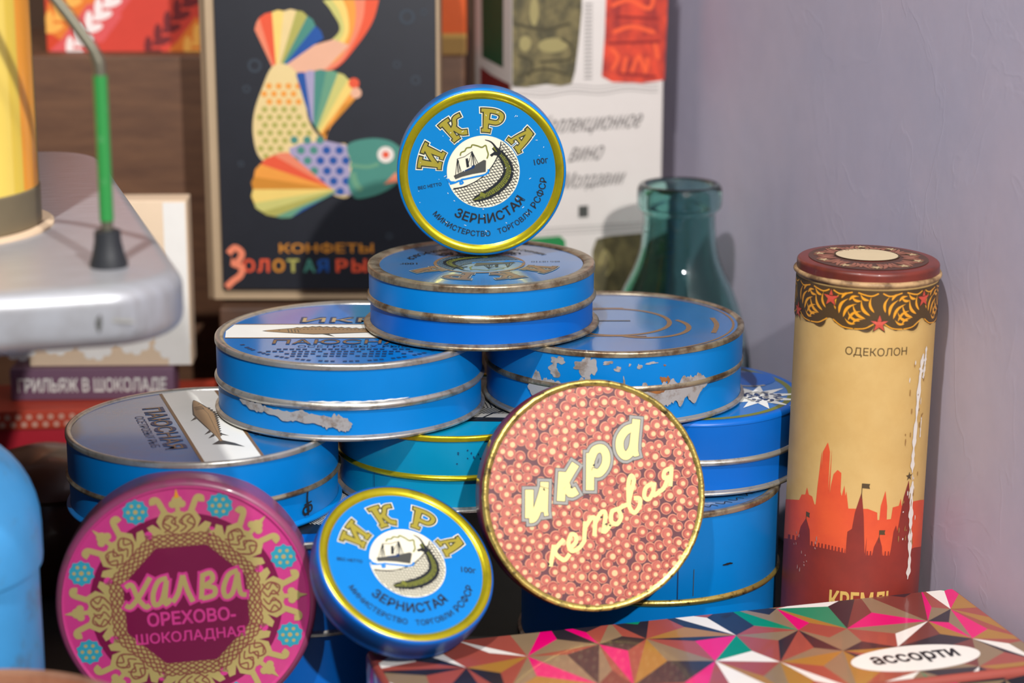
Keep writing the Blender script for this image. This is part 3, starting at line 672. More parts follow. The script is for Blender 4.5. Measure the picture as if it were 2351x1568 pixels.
lathe('lid_face', [(0, tH - .05), (2.5, tH - .05), (RH - .4, tH - .05)], PINK, t)
H_MAR = ink('maroon_print', (118, 20, 66), .3, coat=.4); H_GOLD = ink('pale_gold_print', (204, 184, 116), .35, .35); H_LINE = ink('brown_line_print', (132, 70, 62), .4); H_AQUA = ink('aqua_print', (48, 150, 172), .35); H_PINK = ink('pink_print', (206, 60, 136), .35); H_ORANGE = ink('amber_print', (220, 150, 40), .35)
P = Print(.010, .004)
P.disc(0, 0, .735, H_MAR, 0, 90)
for q in range(8):
    a0 = R_(93 + 45 * q)
    xf = lambda x, y, a0=a0: ((y) * cos(a0) + x * sin(a0), (y) * sin(a0) - x * cos(a0))
    T = lambda pts: [xf(*p) for p in pts]
    # knot ground
    P.poly(T([(-.195, .47), (.195, .47), (.185, .57), (.13, .60), (.17, .68), (.12, .77), (.05, .74), (0, .76), (-.05, .74), (-.12, .77), (-.17, .68), (-.13, .60), (-.185, .57)]), H_GOLD, 1)
    for sx in (-1, 1):
        P.stroke(T([(sx * .2, .5), (sx * .27, .53), (sx * .285, .48), (sx * .25, .455), (sx * .235, .485)]), .035, H_GOLD, 2, smooth=5)
        P.stroke(T([(sx * .08, .70), (sx * .115, .78), (sx * .15, .85), (sx * .185, .85), (sx * .185, .815)]), .045, H_GOLD, 2, smooth=5)
        P.poly(T([(sx * .12, .60), (sx * .2, .66), (sx * .245, .64), (sx * .225, .60), (sx * .25, .56), (sx * .19, .55)]), H_GOLD, 2)
        P.stroke(T([(sx * .03, .56), (sx * .12, .64), (sx * .09, .72), (sx * .03, .70), (sx * .03, .64)]), .012, H_LINE, 4, smooth=5)
    P.disc(*xf(0, .835), .042, H_GOLD, 2, 18); P.disc(*xf(-.035, .81), .03, H_GOLD, 2, 14); P.disc(*xf(.035, .81), .03, H_GOLD, 2, 14)
    P.poly(T([(-.02, .86), (.02, .86), (0, .935)]), H_ORANGE if q == 0 else H_GOLD, 3); P.rect(0, 0, 0.0001, 0.0001, H_GOLD, 1)
    P.stroke(T([(0, .74), (0, .80)]), .035, H_GOLD, 2)
    for i in range(7):                          # interlace
        x = -.19 + i * .063
        P.stroke(T([(x - .03, .47), (x + .03, .505), (x - .03, .54), (x + .03, .575)]), .011, H_LINE, 4, smooth=4)
        P.stroke(T([(x + .03, .47), (x - .03, .505), (x + .03, .54), (x - .03, .575)]), .011, H_LINE, 4, smooth=4)
    for i in range(4):
        x = -.09 + i * .06
        P.stroke(T([(x - .025, .59), (x + .025, .63), (x - .025, .67), (x + .02, .71)]), .011, H_LINE, 4, smooth=4)
    # rosette between the knots
    a1 = a0 - R_(22.5); rc_ = (.835 * cos(a1), .835 * sin(a1))
    P.poly([(rc_[0] + (.105 if i % 2 else .088) * cos(2 * PI * i / 20), rc_[1] + (.105 if i % 2 else .088) * sin(2 * PI * i / 20)) for i in range(20)], H_AQUA, 2)
    P.disc(rc_[0], rc_[1], .018, H_GOLD, 3, 12)
    for i in range(6): P.disc(rc_[0] + .055 * cos(i * PI / 3), rc_[1] + .055 * sin(i * PI / 3), .014, H_GOLD, 3, 10)
    P.disc(.625 * cos(a1), .625 * sin(a1), .032, H_PINK, 2, 16)
P.build('ornament', t, on_face(tH - .05), RH)
P = Print(.030, .004)
ZH = lambda p: ((p[0] - 1098) / 940, -(p[1] - 1005) / 900)
halva = [[(668, 868), (712, 852), (752, 950), (806, 1014), (834, 1000)], [(846, 800), (766, 930), (700, 1008), (662, 998)],
         [(966, 808), (902, 832), (862, 926), (872, 1000), (922, 972), (962, 826)], [(962, 826), (946, 990), (990, 960)], [(1000, 985), (1042, 920), (1078, 792)], [(1078, 792), (1108, 900), (1146, 986)],
         [(1222, 786), (1206, 972)], [(1214, 800), (1276, 782), (1290, 832), (1226, 876)], [(1226, 876), (1302, 892), (1296, 944), (1212, 966)],
         [(1474, 768), (1408, 800), (1368, 896), (1384, 958), (1434, 926), (1472, 784)], [(1472, 784), (1488, 930), (1532, 948)]]
for wd, m_, l in ((76, H_PINK, 0), (36, H_GOLD, 1)):
    for q in halva: P.stroke([ZH(p) for p in q], wd / 964, m_, l, smooth=5 if len(q) > 2 else 0, cap=(wd - 36) / 2 / 964)
P.text('ОРЕХОВО-', *ZH((1130, 1095)), H_PINK, width=.68, height=.115, layer=1, rot=R_(3), bold=.03)
P.text('ШОКОЛАДНАЯ', *ZH((1120, 1240)), H_PINK, width=.84, height=.105, layer=1, rot=R_(3), bold=.02)
P.build('lettering', t, on_face(tH - .05), RH)

# ------------------------------------------------------------------ cologne tube
def zview(v, Y):                                # height above the shelf of a point seen at picture row v and distance Y
    d = (v - 784) / 5000; c, s_ = cos(R_(14.3)), sin(R_(14.3))
    return 40 + Y * (-s_ - d * c) / (c - d * s_)
RT, hT, tx, ty = 3.2, 19.15, 16.0, 97.45
t = thing('cologne_tube', 'tall yellow and red cardboard cologne tube with a city skyline, against the wall', 'cologne tube', (tx, ty, 0))
t.rotation_euler = (0, R_(0.9), 0)
PAPER = mat('amber_paper', (200, 166, 104), 0.6, rgb2=(186, 148, 84), mask=(1.6, .4, .7), var=.05, bump=(500, .12, .0003))
lathe('body', [(0, 0), (RT, 0), (RT, hT - .75)], PAPER, t)
C_RED = mat('dark_red_card', (112, 44, 32), 0.4, rgb2=(86, 36, 26), mask=(5, .45, .7), coat=.15); C_EDGE = mat('scuffed_card_edge', (176, 142, 100), 0.6, rgb2=(96, 70, 44), mask=(9, .42, .6))
T_BRN = ink('umber_print', (74, 54, 28), .5); T_STAR = ink('star_red_print', (190, 72, 56), .5); T_OR = ink('vermilion_print', (214, 84, 46), .5, rgb2=(200, 70, 44), mask=(4, .4, .7)); T_DR = ink('brick_red_print', (134, 46, 36), .5, rgb2=(112, 40, 34), mask=(3, .4, .7)); T_OLV = ink('dark_olive_print', (78, 62, 40), .5)
lathe('collar', [(RT + .005, hT - 1.9), (RT + .02, hT - 1.9), (RT + .03, hT - .72)], PAPER, t)
lathe('lid_rim', [(RT - .05, hT - .80), (RT + .06, hT - .78)] + arc(RT + .05, hT - .62, .12, -80, 90, 7) + [(RT - .02, hT - .44)], C_EDGE, t, wob=lambda a, z: 1 + .004 * sin(3 * a) + .002 * sin(11 * a))
lathe('lid', [(RT + .04, hT - .62), (RT + .04, hT - .4)] + arc(RT - .12, hT - .22, .16, -10, 85, 5) + [(RT - .5, hT - .04), (0, hT)], C_RED, t)
P = Print(.012, .004)
def band_leaf(x, y, ang, L, wd, m=T_BRN, l=0):
    pts = []
    for s_ in (1, -1):
        rr = range(9) if s_ == 1 else range(8, -1, -1)
        for i in rr:
            u = i / 8; q = sin(PI * u ** .7) * wd * s_ + .18 * L * sin(PI * u) ; a = R_(ang); pts.append((x + u * L * cos(a) - q * sin(a), y + u * L * sin(a) + q * cos(a)))
    P.poly(pts, m, l)
def star(x, y, r, m, l, edge=None, rot=90):
    for rr, mm, ll in (((r * 1.22, edge, l),) if edge else ()) + ((r, m, l + 1),):
        P.poly([(x + (rr if i % 2 == 0 else rr * .4) * cos(R_(rot + 36 * i)), y + (rr if i % 2 == 0 else rr * .4) * sin(R_(rot + 36 * i))) for i in range(10)], mm, ll)
zt = hT - .85
T_AMB = ink('amber_print', (206, 158, 78), .55)
xs = [i * .1 for i in range(-100, 101)]
low = lambda x: zt - 1.35 - .55 * abs(sin((x - .1) / 2.25 * PI)) ** .8 + .12 * abs(sin((x - .1) / 2.25 * PI * 3))
P.add([(x, zt) for x in xs] + [(x, low(x)) for x in xs], [(i, i + 1, len(xs) + i + 1, len(xs) + i) for i in range(len(xs) - 1)], T_BRN, 0)
for k in range(-4, 5):
    x0 = k * 2.25 + .1
    for sx in (-1, 1):
        for j, (dx, dz, ang, L, wd) in enumerate(((.25, -1.0, 78, .75, .06), (.42, -1.15, 60, .85, .07), (.62, -1.3, 48, .9, .07), (.85, -1.42, 38, .75, .06), (1.05, -1.55, 24, .55, .05), (.5, -.45, 35, .5, .06), (.85, -.5, 25, .5, .06))):
            band_leaf(x0 + sx * dx, zt + dz, ang if sx == 1 else 180 - ang, L, wd * sx, T_AMB, 1)
        P.stroke([(x0 + sx * .15, zt - 1.45), (x0 + sx * .6, zt - 1.72), (x0 + sx * 1.1, zt - 1.78)], .05, T_AMB, 1, smooth=4)
        P.stroke([(x0 + sx * .1, zt - .12), (x0 + sx * .45, zt - .25), (x0 + sx * 1.0, zt - .12)], .06, T_AMB, 1, smooth=4)
        band_leaf(x0 + sx * .2, zt - 1.55, 200 if sx == -1 else -20, .75, .1 * sx, T_BRN, 0)
    star(x0, zt - (1.5 if k % 2 == 0 else .5), .4, T_STAR, 3, T_BRN)
P.build('ornament_band', t, on_cyl(RT + .03))
P = Print(.014, .004)
P.text('ОДЕКОЛОН', 0, 0, T_BRN, width=2.86, layer=0, xf=lambda x, y: (x + .10, y + 15.45))
P.build('lettering', t, on_cyl(RT))
# skyline: rows measured on the print, turned into columns round the tube
P = Print(.010, .004)
back = [(-200, 600), (130, 600), (200, 605), (215, 560), (240, 560), (250, 500), (265, 560), (290, 575), (310, 640), (318, 640), (325, 480), (346, 430), (350, 210), (345, 180), (385, 130), (418, 180), (405, 212), (406, 550), (420, 550), (425, 480), (440, 390), (470, 355), (500, 380), (502, 530), (512, 570), (530, 480), (541, 570), (548, 530), (566, 640), (570, 670), (640, 670), (730, 670), (812, 700), (815, 760), (834, 760), (836, 650), (872, 520), (895, 650), (897, 755), (935, 750), (945, 655), (1000, 640), (1015, 580), (1025, 640), (1040, 640), (1100, 610), (1220, 590), (1500, 580)]
front = [(-200, 900), (130, 920), (203, 935), (206, 900), (220, 820), (255, 750), (285, 850), (293, 975), (570, 1035), (572, 860), (608, 835), (625, 700), (672, 530), (700, 740), (735, 880), (725.1, 1050), (735.2, 1050), (788, 1050), (800, 980), (840, 890), (870, 980), (876, 1050), (940, 1050), (950, 1000), (965, 850), (985, 800), (1000, 850), (1015, 740), (1040, 570), (1080, 430), (1098, 560), (1106, 780), (1120, 790), (1130, 1000), (1180, 980), (1500, 950)]
def height_of(prof, x):
    prof = sorted(prof, key=lambda p: p[0])
    for a, b in zip(prof, prof[1:]):
        if a[0] <= x <= b[0]: return a[1] + (b[1] - a[1]) * (x - a[0]) / max(1e-6, b[0] - a[0])
    return prof[-1][1]
def sky(prof, m, layer, cren=False):
    pts = []; fc = []
    n = 760
    for i in range(n + 1):
        phi = R_(-100 + 200 * i / n); X = 715 + 585 * sin(max(-PI / 2, min(PI / 2, phi)))
        yy = height_of(prof, X)
        if cren and (293 < X < 565 or 735 < X < 790 or 880 < X < 945 or 130 < X < 203) and int(X / 13) % 2: yy -= 36
        z = zview(980 + yy / 3.564, ty - RT * cos(phi)); x = RT * phi
        pts += [(x, .02), (x, z)]
        if i: fc.append((2 * i - 2, 2 * i, 2 * i + 1, 2 * i - 1))
    P.add(pts, fc, m, layer)
sky(back, T_OR, 0); sky(front, T_DR, 1, True)
def tubexy(X, Yp):
    phi = math.asin(max(-.98, min(.98, (X - 715) / 585))); return (RT * phi, zview(980 + Yp / 3.564, ty - RT * cos(phi)))
x, y = tubexy(1080, 398); star(x, y, .22, T_OLV, 2, None)
for fx, fy, k in ((672, 500, 1), (255, 735, .6), (840, 880, .8)):
    x, y = tubexy(fx, fy); P.poly([(x, y), (x + .36 * k, y - .03), (x + .32 * k, y + .09), (x + .36 * k, y + .2), (x, y + .22)], T_OLV, 2); P.stroke([(x, y - .5 * k), (x, y + .22)], .03, T_OLV, 2)
P.text('КРЕМЛЬ', 0, 0, ink('ochre_print', (206, 170, 92), .5), width=3.1, height=.95, layer=3, bold=.03, xf=lambda x, y: (x + .1, y + 3.6))
P.build('skyline_print', t, on_cyl(RT))
P = Print(.032, .004); WPAP = mat('torn_white_paper', (214, 206, 198), .8, var=.05)
rng = random.Random(5)
for pts, wd in (([(2.62, 15.2), (2.5, 14.4), (2.42, 13.0), (2.36, 11.5), (2.32, 10.4), (2.34, 9.6)], .22), ([(2.42, 9.2), (2.40, 8.4), (2.46, 7.3), (2.5, 6.4), (2.56, 5.2), (2.5, 4.4)], .26), ([(2.85, 15.5), (2.8, 14.6), (2.72, 14.0)], .16), ([(2.8, 12.2), (2.78, 11.2)], .08), ([(2.45, 14.6), (2.6, 14.3)], .25)):
    path = smooth_path(pts, 10); P.stroke(path, wd, WPAP, 0, taper=lambda u: (.85 + .3 * sin(u * 23) + .25 * sin(u * 57 + 1) + .2 * rng.random()) * min(1, 8 * u + .15, 8 * (1 - u) + .15))
for i in range(40): P.blob(rng.uniform(1.7, 2.9), rng.uniform(6, 15), .03, rng.uniform(.04, .2), WPAP if i % 3 == 0 else ink('smudge', (150, 110, 60), .6), 0, rng, 10)
P.build('torn_paper', t, on_cyl(RT)); P = Print(.032, .004)
for i in range(14): P.blob(rng.uniform(-3.8, -2.2), rng.uniform(4.5, 6.8), .04, rng.uniform(.03, .12), ink('pale_scuff', (160, 110, 104), .6), 0, rng, 10)
tag(P.build('pale_scuffs', t, on_cyl(RT)), kind='stuff')
P = Print(.03, .004)
P.disc(0, 0, 2.72, ink('dark_umber_print', (80, 50, 36), .45), 0, 72)
P.disc(0, .45, 1.42, ink('cream_label_print', (206, 186, 150), .5), 2, 48, .92)
P.ring(1.42, 1.5, T_BRN, 3, (0, .45), sy=.92)
for i in range(10):
    a = R_(36 * i + 18)
    star(2.25 * cos(a), 2.25 * sin(a), .3, I_TAN, 2, T_BRN, 90 + 36 * i)
    for d in (-1, 1):
        for q in (0.12, .24): P.stroke([(1.55 * cos(a + d * q * .6), 1.55 * sin(a + d * q * .6)), (2.0 * cos(a + d * q), 2.0 * sin(a + d * q)), (2.5 * cos(a + d * q * .5), 2.5 * sin(a + d * q * .5))], .13, ink('rose_brown_print', (146, 92, 72), .5), 1, smooth=4, taper=lambda u: .4 + sin(PI * u))
        P.stroke([(1.6 * cos(a + d * .3), 1.6 * sin(a + d * .3)), (2.3 * cos(a + d * .31), 2.3 * sin(a + d * .31))], .1, ink('rose_brown_print', (140, 82, 66), .5), 1)
P.build('lid_print', t, lambda x, y, h: (x, y, hT - .0149 * math.hypot(x, y) + h - .005))

# ------------------------------------------------------------------ candy box with the triangle pattern
t = thing('candy_box', 'flat chocolate box covered in a colourful triangle pattern, in front of the tins', 'candy box', (20.6 - 14.0 * .9636 + 4.8 * .267, 95.4 - 14.0 * .267 - 4.8 * .9636, 0), R_(15.5))
bw, bd, bh = 28.0, 9.6, 3.9
BOXC = [ink('rust_facet', (150, 70, 58), .3, coat=.5), ink('black_facet', (38, 34, 42), .3, coat=.5), ink('ochre_facet', (158, 112, 46), .3, coat=.5), ink('taupe_facet', (132, 110, 84), .3, coat=.5), ink('magenta_facet', (212, 0, 104), .3, coat=.5), ink('green_facet', (0, 128, 92), .3, coat=.5), ink('white_facet', (226, 220, 212), .3, coat=.5), ink('brown_facet', (110, 52, 46), .3, coat=.5)]
lower = rslab('tray', bw - .3, bd - .3, bh - .6, .25, .1, BOXC[7], t, 0.0)
lidb = rslab('lid', bw, bd, 2.6, .35, .3, BOXC[0], t, bh - 2.6)
def facets(P, w_, d_, sp, rng, layer, label=None):
    """star pattern: jittered triangular lattice, each triangle split at an inner point"""
    rows = int(d_ / (sp * 1.05)) + 3; cols = int(w_ / sp) + 3; V = {}
    for j in range(-1, rows):
        for i in range(-1, cols):
            V[i, j] = (-w_ / 2 + (i + .5 * (j % 2)) * sp + rng.uniform(-.28, .28) * sp, -d_ / 2 + j * sp * 1.05 + rng.uniform(-.28, .28) * sp)
    def clip(poly):
        for ax, lim, sg in ((0, w_ / 2, 1), (0, -w_ / 2, -1), (1, d_ / 2, 1), (1, -d_ / 2, -1)):
            out = []
            for k in range(len(poly)):
                a, b = poly[k], poly[(k + 1) % len(poly)]; ia = (a[ax] - lim) * sg <= 0; ib = (b[ax] - lim) * sg <= 0
                if ia: out.append(a)
                if ia != ib:
                    u = (lim - a[ax]) / (b[ax] - a[ax]); out.append(tuple(a[q] + (b[q] - a[q]) * u for q in (0, 1)))
            poly = out
            if len(poly) < 3: return None
        return poly
    for j in range(-1, rows - 1):
        for i in range(-1, cols - 1):
            o_ = j % 2
            tris = (((i, j), (i + 1, j), (i + o_, j + 1)), ((i + 1, j), (i + 1 + o_, j + 1), (i + o_, j + 1)))
            for tr in tris:
                if not all(k in V for k in tr): continue
                A, B, C_ = (V[k] for k in tr); u = rng.uniform(.22, .5); v = rng.uniform(.22, .45); m_ = tuple(A[q] * (1 - u - v) + B[q] * u + C_[q] * v for q in (0, 1))
                last = None
                for a, b in ((A, B), (B, C_), (C_, A)):
                    ch = last
                    while ch == last or (ch == 6 and label and abs(m_[0] - label[0]) < 4.6 and abs(m_[1] - label[1]) < 2.6): ch = rng.choices(range(8), (30, 18, 15, 13, 10, 4, 7, 6))[0]
                    last = ch; q = clip([a, b, m_])
                    if q: P.add(q, [tuple(range(len(q)))], BOXC[ch], layer)
rng = random.Random(21)
P = Print(.006, .004); facets(P, bw - .5, bd - .5, 3.0, rng, 0, (8.5, -2.55))
P.build('top_print', t, on_face(bh))
P = Print(.006, .004); facets(P, bw - .7, 2.2, 2.4, rng, 0); P.build('front_print', t, lambda x, y, h: (x, -bd / 2 - h, bh - 1.4 + y))
P = Print(.006, .004); facets(P, bd - .7, 2.2, 2.4, rng, 0); P.build('end_print', t, lambda x, y, h: (-bw / 2 - h, -x, bh - 1.4 + y))
P = Print(.012, .004)
P.disc(0, 0, 2.95, ink('label_white', (228, 222, 214), .35, coat=.4), 0, 64, .45); P.text('ассорти', 0, 0, I_BLACK, width=4.0, height=1.15, layer=1, bold=.03)
P.build('name_label', t, on_face(bh, 0, (8.5, -2.55)))

# ------------------------------------------------------------------ green glass bottle
GLASS = bpy.data.materials.new('green_glass'); GLASS.use_nodes = True
p = GLASS.node_tree.nodes['Principled BSDF']
p.inputs['Base Color'].default_value = lin((160, 206, 202)); p.inputs['Transmission Weight'].default_value = 1.0; p.inputs['Roughness'].default_value = 0.02; p.inputs['IOR'].default_value = 1.5
t = thing('glass_bottle', 'green glass milk bottle with a thick lip behind the weathered tin', 'bottle', (9.15, 117.2, 0))
o_prof = [(0, .25), (3.2, 0), (3.75, .3), (3.85, 1.0), (3.85, 9.2), (3.8, 10.2), (3.5, 11.8), (3.0, 13.2), (2.45, 14.4), (2.12, 15.5), (2.0, 16.6), (1.98, 17.3)]
lip = [(2.05, 17.5), (2.28, 17.75), (2.33, 18.3), (2.3, 18.75), (2.18, 18.98), (2.0, 19.02), (1.85, 18.95)]
i_prof = [(1.75, 18.7), (1.7, 17.6), (1.7, 16.6), (1.85, 15.4), (2.15, 14.3), (2.7, 13.0), (3.2, 11.6), (3.5, 10.1), (3.55, 9.2), (3.55, 1.2), (3.3, .7), (0, .6)]
lathe('glass', smooth_path(o_prof[3:], 3)[0:0] + o_prof[:4] + smooth_path(o_prof[4:] + lip + i_prof[:10], 4) + i_prof[10:], GLASS, t, 96, angle=60)

# ------------------------------------------------------------------ things at the back
NIGHT = mat('black_card', (30, 32, 40), 0.55, var=.15); BEIGE = mat('beige_card', (178, 154, 124), 0.7, var=.06); BEIGE_D = mat('aged_beige_card', (140, 116, 90), 0.7, var=.08)
def riser(name, label, x0, x1, y0, y1, z0, z1, m):
    o = rslab(name, x1 - x0, y1 - y0, z1 - z0, .15, .12, m, None); o.location = ((x0 + x1) / 2 * S, (y0 + y1) / 2 * S, z0 * S)
    return tag(o, label, 'wood block')
riser('wooden_riser', 'long brown wooden block at the back carrying the wheat-patterned box', -52, -2.7, 126, 141, 0, 24.9, WOOD)
riser('wooden_riser', 'low brown wooden block under the black candy box', -16.5, -2.4, 119.3, 125.8, 0, 11.5, mat('darker_brown_wood', (82, 54, 36), .6, var=.12, rgb2=(64, 42, 30), mask=(3, .4, .7), stretch=(1, 1, 5)))

# black candy box with the goldfish
FX0, FX1, FZ0, FY = -16.4, -4.2, 11.6, 120.6
t = thing('candy_box', 'black upright candy box printed with a many-coloured goldfish', 'candy box', ((FX0 + FX1) / 2, FY, FZ0))
W2 = (FX1 - FX0) / 2
tr_ = rslab('tray', 2 * W2 + 1.2, 2.4, 21.2, .12, .06, BEIGE_D, t, 0, off=(-.35, 1.9))
tr2 = rslab('tray_lip', 2 * W2 + .75, .8, 20.9, .1, .05, BEIGE, t, .1, off=(-.2, .5))
rslab('lid', 2 * W2, .5, 20.3, .08, .05, NIGHT, t, .75, off=(0, .05))
cx0 = (FX0 + FX1) / 2
ZF = lambda p: ((p[0] / 2.24 + 440 - 1175.5) / 41.2 - cx0, zview(p[1] / 2.24, FY) - FZ0)
P = Print(.012, .004)
cF = {k: ink('fish_' + k, v, .5) for k, v in dict(cream=(224, 198, 140), yellow=(232, 200, 110), olive=(170, 164, 84), orange=(230, 150, 60), red=(222, 84, 52), coral=(226, 128, 96), peach=(224, 170, 140), teal=(70, 132, 118), green=(100, 150, 120), blue=(28, 78, 150), lilac=(160, 150, 180), white=(226, 214, 204), amber=(200, 130, 40), lime=(196, 190, 110)).items()}
# long tail to the upper right
def fan(root0, root1, tips, cols, layer, n=10):
    """fin: bands between two root points and a row of tip points"""
    K_ = len(tips) - 1
    for k in range(K_):
        a = tuple(root0[q] + (root1[q] - root0[q]) * k / K_ for q in (0, 1)); b = tuple(root0[q] + (root1[q] - root0[q]) * (k + 1) / K_ for q in (0, 1))
        P.poly([ZF(a), ZF(tips[k]), ZF(((tips[k][0] + tips[k + 1][0]) / 2 + (tips[k][0] - root0[0]) * .03, (tips[k][1] + tips[k + 1][1]) / 2 + (tips[k][1] - root0[1]) * .03)), ZF(tips[k + 1]), ZF(b)], cF[cols[k % len(cols)]], layer)
def band(pts0, pts1, m, layer):
    A, B = smooth_path(pts0, 6), smooth_path(pts1, 6); n = len(A)
    P.add([ZF(p) for p in A] + [ZF(p) for p in B], [(i, i + 1, n + i + 1, n + i) for i in range(n - 1)], m, layer)
tl = [[(690, 0), (735, 60), (770, 160), (640, 260), (480, 330)], [(735, -5), (775, 60), (790, 170), (680, 280), (500, 345)], [(790, -5), (815, 70), (810, 190), (710, 300), (520, 355)], [(850, -5), (855, 80), (825, 205), (730, 325), (540, 365)], [(905, -5), (890, 100), (840, 220), (740, 345), (560, 372)], [(975, -5), (940, 110), (860, 230), (745, 350), (600, 370)]]
for k, cname in enumerate(('lime', 'yellow', 'orange', 'coral', 'red')): band(tl[k], tl[k + 1], cF[cname], 1)
P.poly([ZF(p) for p in ((470, 345), (620, 235), (740, 200), (820, 230), (700, 350), (560, 372))], cF['peach'], 2)
fan((425, 345), (490, 335), [(340, 150), (365, 90), (430, 60), (490, 55), (555, 52), (610, 80), (650, 130), (690, 195)], ['coral', 'red', 'yellow', 'cream', 'olive', 'teal', 'blue'], 2)
P.poly([ZF(p) for p in smooth_path(((425, 340), (500, 330), (560, 390), (590, 480), (600, 600), (640, 680), (720, 740), (800, 745), (820, 900), (800, 1010), (700, 990), (560, 920), (450, 860), (350, 810), (318, 700), (325, 580), (370, 450)), 5, True)], cF['cream'], 2)
rngF = random.Random(2)
for r in range(24):
    for c_ in range(14):
        for gx, low in ((50, True), (66, False)):
            X = 330 + c_ * gx + (gx / 2 if r % 2 else 0); Y = 400 + r * gx * .8
            inb = (X > 345 + max(0, (560 - Y)) * .35) and (X < 575 + max(0, Y - 600) * 1.2) and Y < 560 + (X - 320) * 1.0 + 230 and 400 < Y < 1000 and not (Y > 800 and X < 460 + (Y - 800) * 1.4) and X < 800
            cool = Y > 715 - (X - 500) * .25 and X > 500
            if not inb or cool == low: continue
            col = ('orange' if Y < 530 else 'olive') if low else ('teal' if X + (Y - 760) * .35 < 670 else 'blue')
            x, y = ZF((X, Y)); P.disc(x, y, .17 if low else .225, cF[col], 4, 14)
P.poly([ZF(p) for p in ((500, 760), (560, 735), (690, 720), (800, 745), (820, 1000), (740, 1000), (600, 930), (520, 870))], cF['lilac'], 3)
P.poly([ZF(p) for p in smooth_path(((800, 745), (900, 710), (1000, 715), (1065, 750), (1130, 830), (1060, 930), (980, 985), (880, 1015), (830, 1010), (800, 940), (820, 850)), 5, True)], cF['teal'], 5)
P.disc(*ZF((997, 792)), .46, cF['white'], 6, 28); P.disc(*ZF((997, 792)), .2, cF['red'], 7, 20)
P.stroke([ZF(p) for p in ((825, 885), (840, 940), (870, 975))], .35, cF['green'], 6, smooth=4); P.stroke([ZF(p) for p in ((810, 845), (900, 855), (960, 840))], .2, cF['green'], 6, smooth=4); P.poly([ZF(p) for p in ((985, 945), (1050, 880), (1060, 930))], cF['coral'], 6)
fan((610, 610), (690, 720), [(545, 380), (590, 370), (640, 362), (700, 360), (760, 372), (810, 405), (855, 430), (860, 490), (780, 540), (710, 620)], ['blue', 'lilac', 'teal', 'green', 'lime', 'yellow', 'orange', 'amber', 'orange'], 5)
P.disc(*ZF((840, 425)), .3, cF['red'], 6, 14); P.disc(*ZF((850, 475)), .3, cF['peach'], 6, 14)
fan((700, 955), (745, 985), [(495, 780), (420, 795), (350, 840), (315, 905), (308, 970), (312, 1040), (350, 1085), (420, 1110), (500, 1115), (560, 1070)], ['coral', 'red', 'orange', 'amber', 'yellow', 'lime', 'olive', 'green', 'blue'], 6)
for X, Y, r in ((1115, 85, 40), (335, 335, 36), (1060, 330, 20), (1155, 410, 25), (1200, 60, 18), (250, 840, 16), (1010, 1210, 18), (290, 455, 20)):
    x, y = ZF((X, Y)); P.ring(r / 2.24 / 41 * .6, r / 2.24 / 41, ink('bubble_grey', (48, 56, 66), .6), 1, (x, y), 24)
P.build('goldfish_print', t, lambda x, y, h: (x, -.2 - h, y))
P = Print(.012, .004)
x, y = ZF((680, 1272)); P.text('КОНФЕТЫ', x, y, cF['amber'], width=490 / 2.24 / 41.2, height=1.2 * .5, layer=1, bold=.015)
cols_ = ['red', 'red', 'amber', 'olive', 'teal', 'blue', 'red', 'red', 'amber', 'olive', 'teal']
for ch, cn, X in zip('ОЛОТАЯРЫБКА', ('red', 'red', 'amber', 'olive', 'teal', 'blue', 'red', 'red', 'amber', 'olive', 'teal'), (275, 350, 430, 505, 590, 660, 760, 850, 940, 1010, 1085)):
    x, y = ZF((X, 1362)); P.text(ch, x, y, cF[cn], width=62 / 2.24 / 41.2 * (1.25 if ch == 'Ы' else 1), height=70 / 2.24 / 41.2, layer=1, bold=.03)
P.stroke([ZF(p) for p in ((170, 1300), (205, 1270), (240, 1300), (215, 1345), (190, 1348), (238, 1372), (228, 1412), (190, 1440), (155, 1472))], .36, cF['coral'], 1, smooth=5)
P.build('lettering', t, lambda x, y, h: (x, -.2 - h, y))

# wine box
WHITE_CARD = mat('white_card', (206, 198, 192), 0.6, var=.03)
t = thing('wine_box', 'white carton with olive and red panels and grey handwriting, standing behind the bottle', 'carton', (0, 122.2, 0), R_(17))
rslab('carton', 9.1, 7.6, 34, .1, .05, WHITE_CARD, t, 0, off=(4.55, 3.8))
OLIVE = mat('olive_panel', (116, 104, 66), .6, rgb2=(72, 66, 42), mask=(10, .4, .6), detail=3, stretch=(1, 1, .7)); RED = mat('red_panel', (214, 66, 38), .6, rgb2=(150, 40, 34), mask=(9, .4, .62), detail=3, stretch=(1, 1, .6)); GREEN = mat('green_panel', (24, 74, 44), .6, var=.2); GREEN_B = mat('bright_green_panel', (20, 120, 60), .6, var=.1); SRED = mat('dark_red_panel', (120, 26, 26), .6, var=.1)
ZW = lambda p: ((p[0] / 2.45 + 960 - 1175.5) / 40.2 / .956, zview(p[1] / 2.45, 123.3))
P = Print(.010, .004)
P.poly([ZW(p) for p in ((530, -250), (915, -250), (915, 60), (900, 230), (880, 400), (860, 470), (800, 480), (720, 468), (600, 480), (530, 472))], OLIVE, 0)
Q = Print(.010, .004); Q.poly([ZW(p) for p in ((1055, -250), (1405, -250), (1390, 470), (1240, 486), (1180, 476), (1090, 470), (1030, 435), (1045, 200))], RED, 0)
I_SOFT = ink('soft_grey_print', (150, 144, 140)); I_OLV2 = ink('pale_olive_print', (150, 138, 90))
B_ = Print(.010, .004)
for y0 in (486, 510, 528): B_.stroke([ZW((x, y0 + 8 * sin(x * .02))) for x in range(535, 1375, 20)], .05, I_SOFT, 0)
B_.build('border_lines', t, lambda x, y, h: (x, -h, y)); B_ = Print(.010, .004)
for y0 in (1275, 1292, 1312): B_.stroke([ZW((x, y0)) for x in range(535, 1375, 40)], .05, I_SOFT, 0)
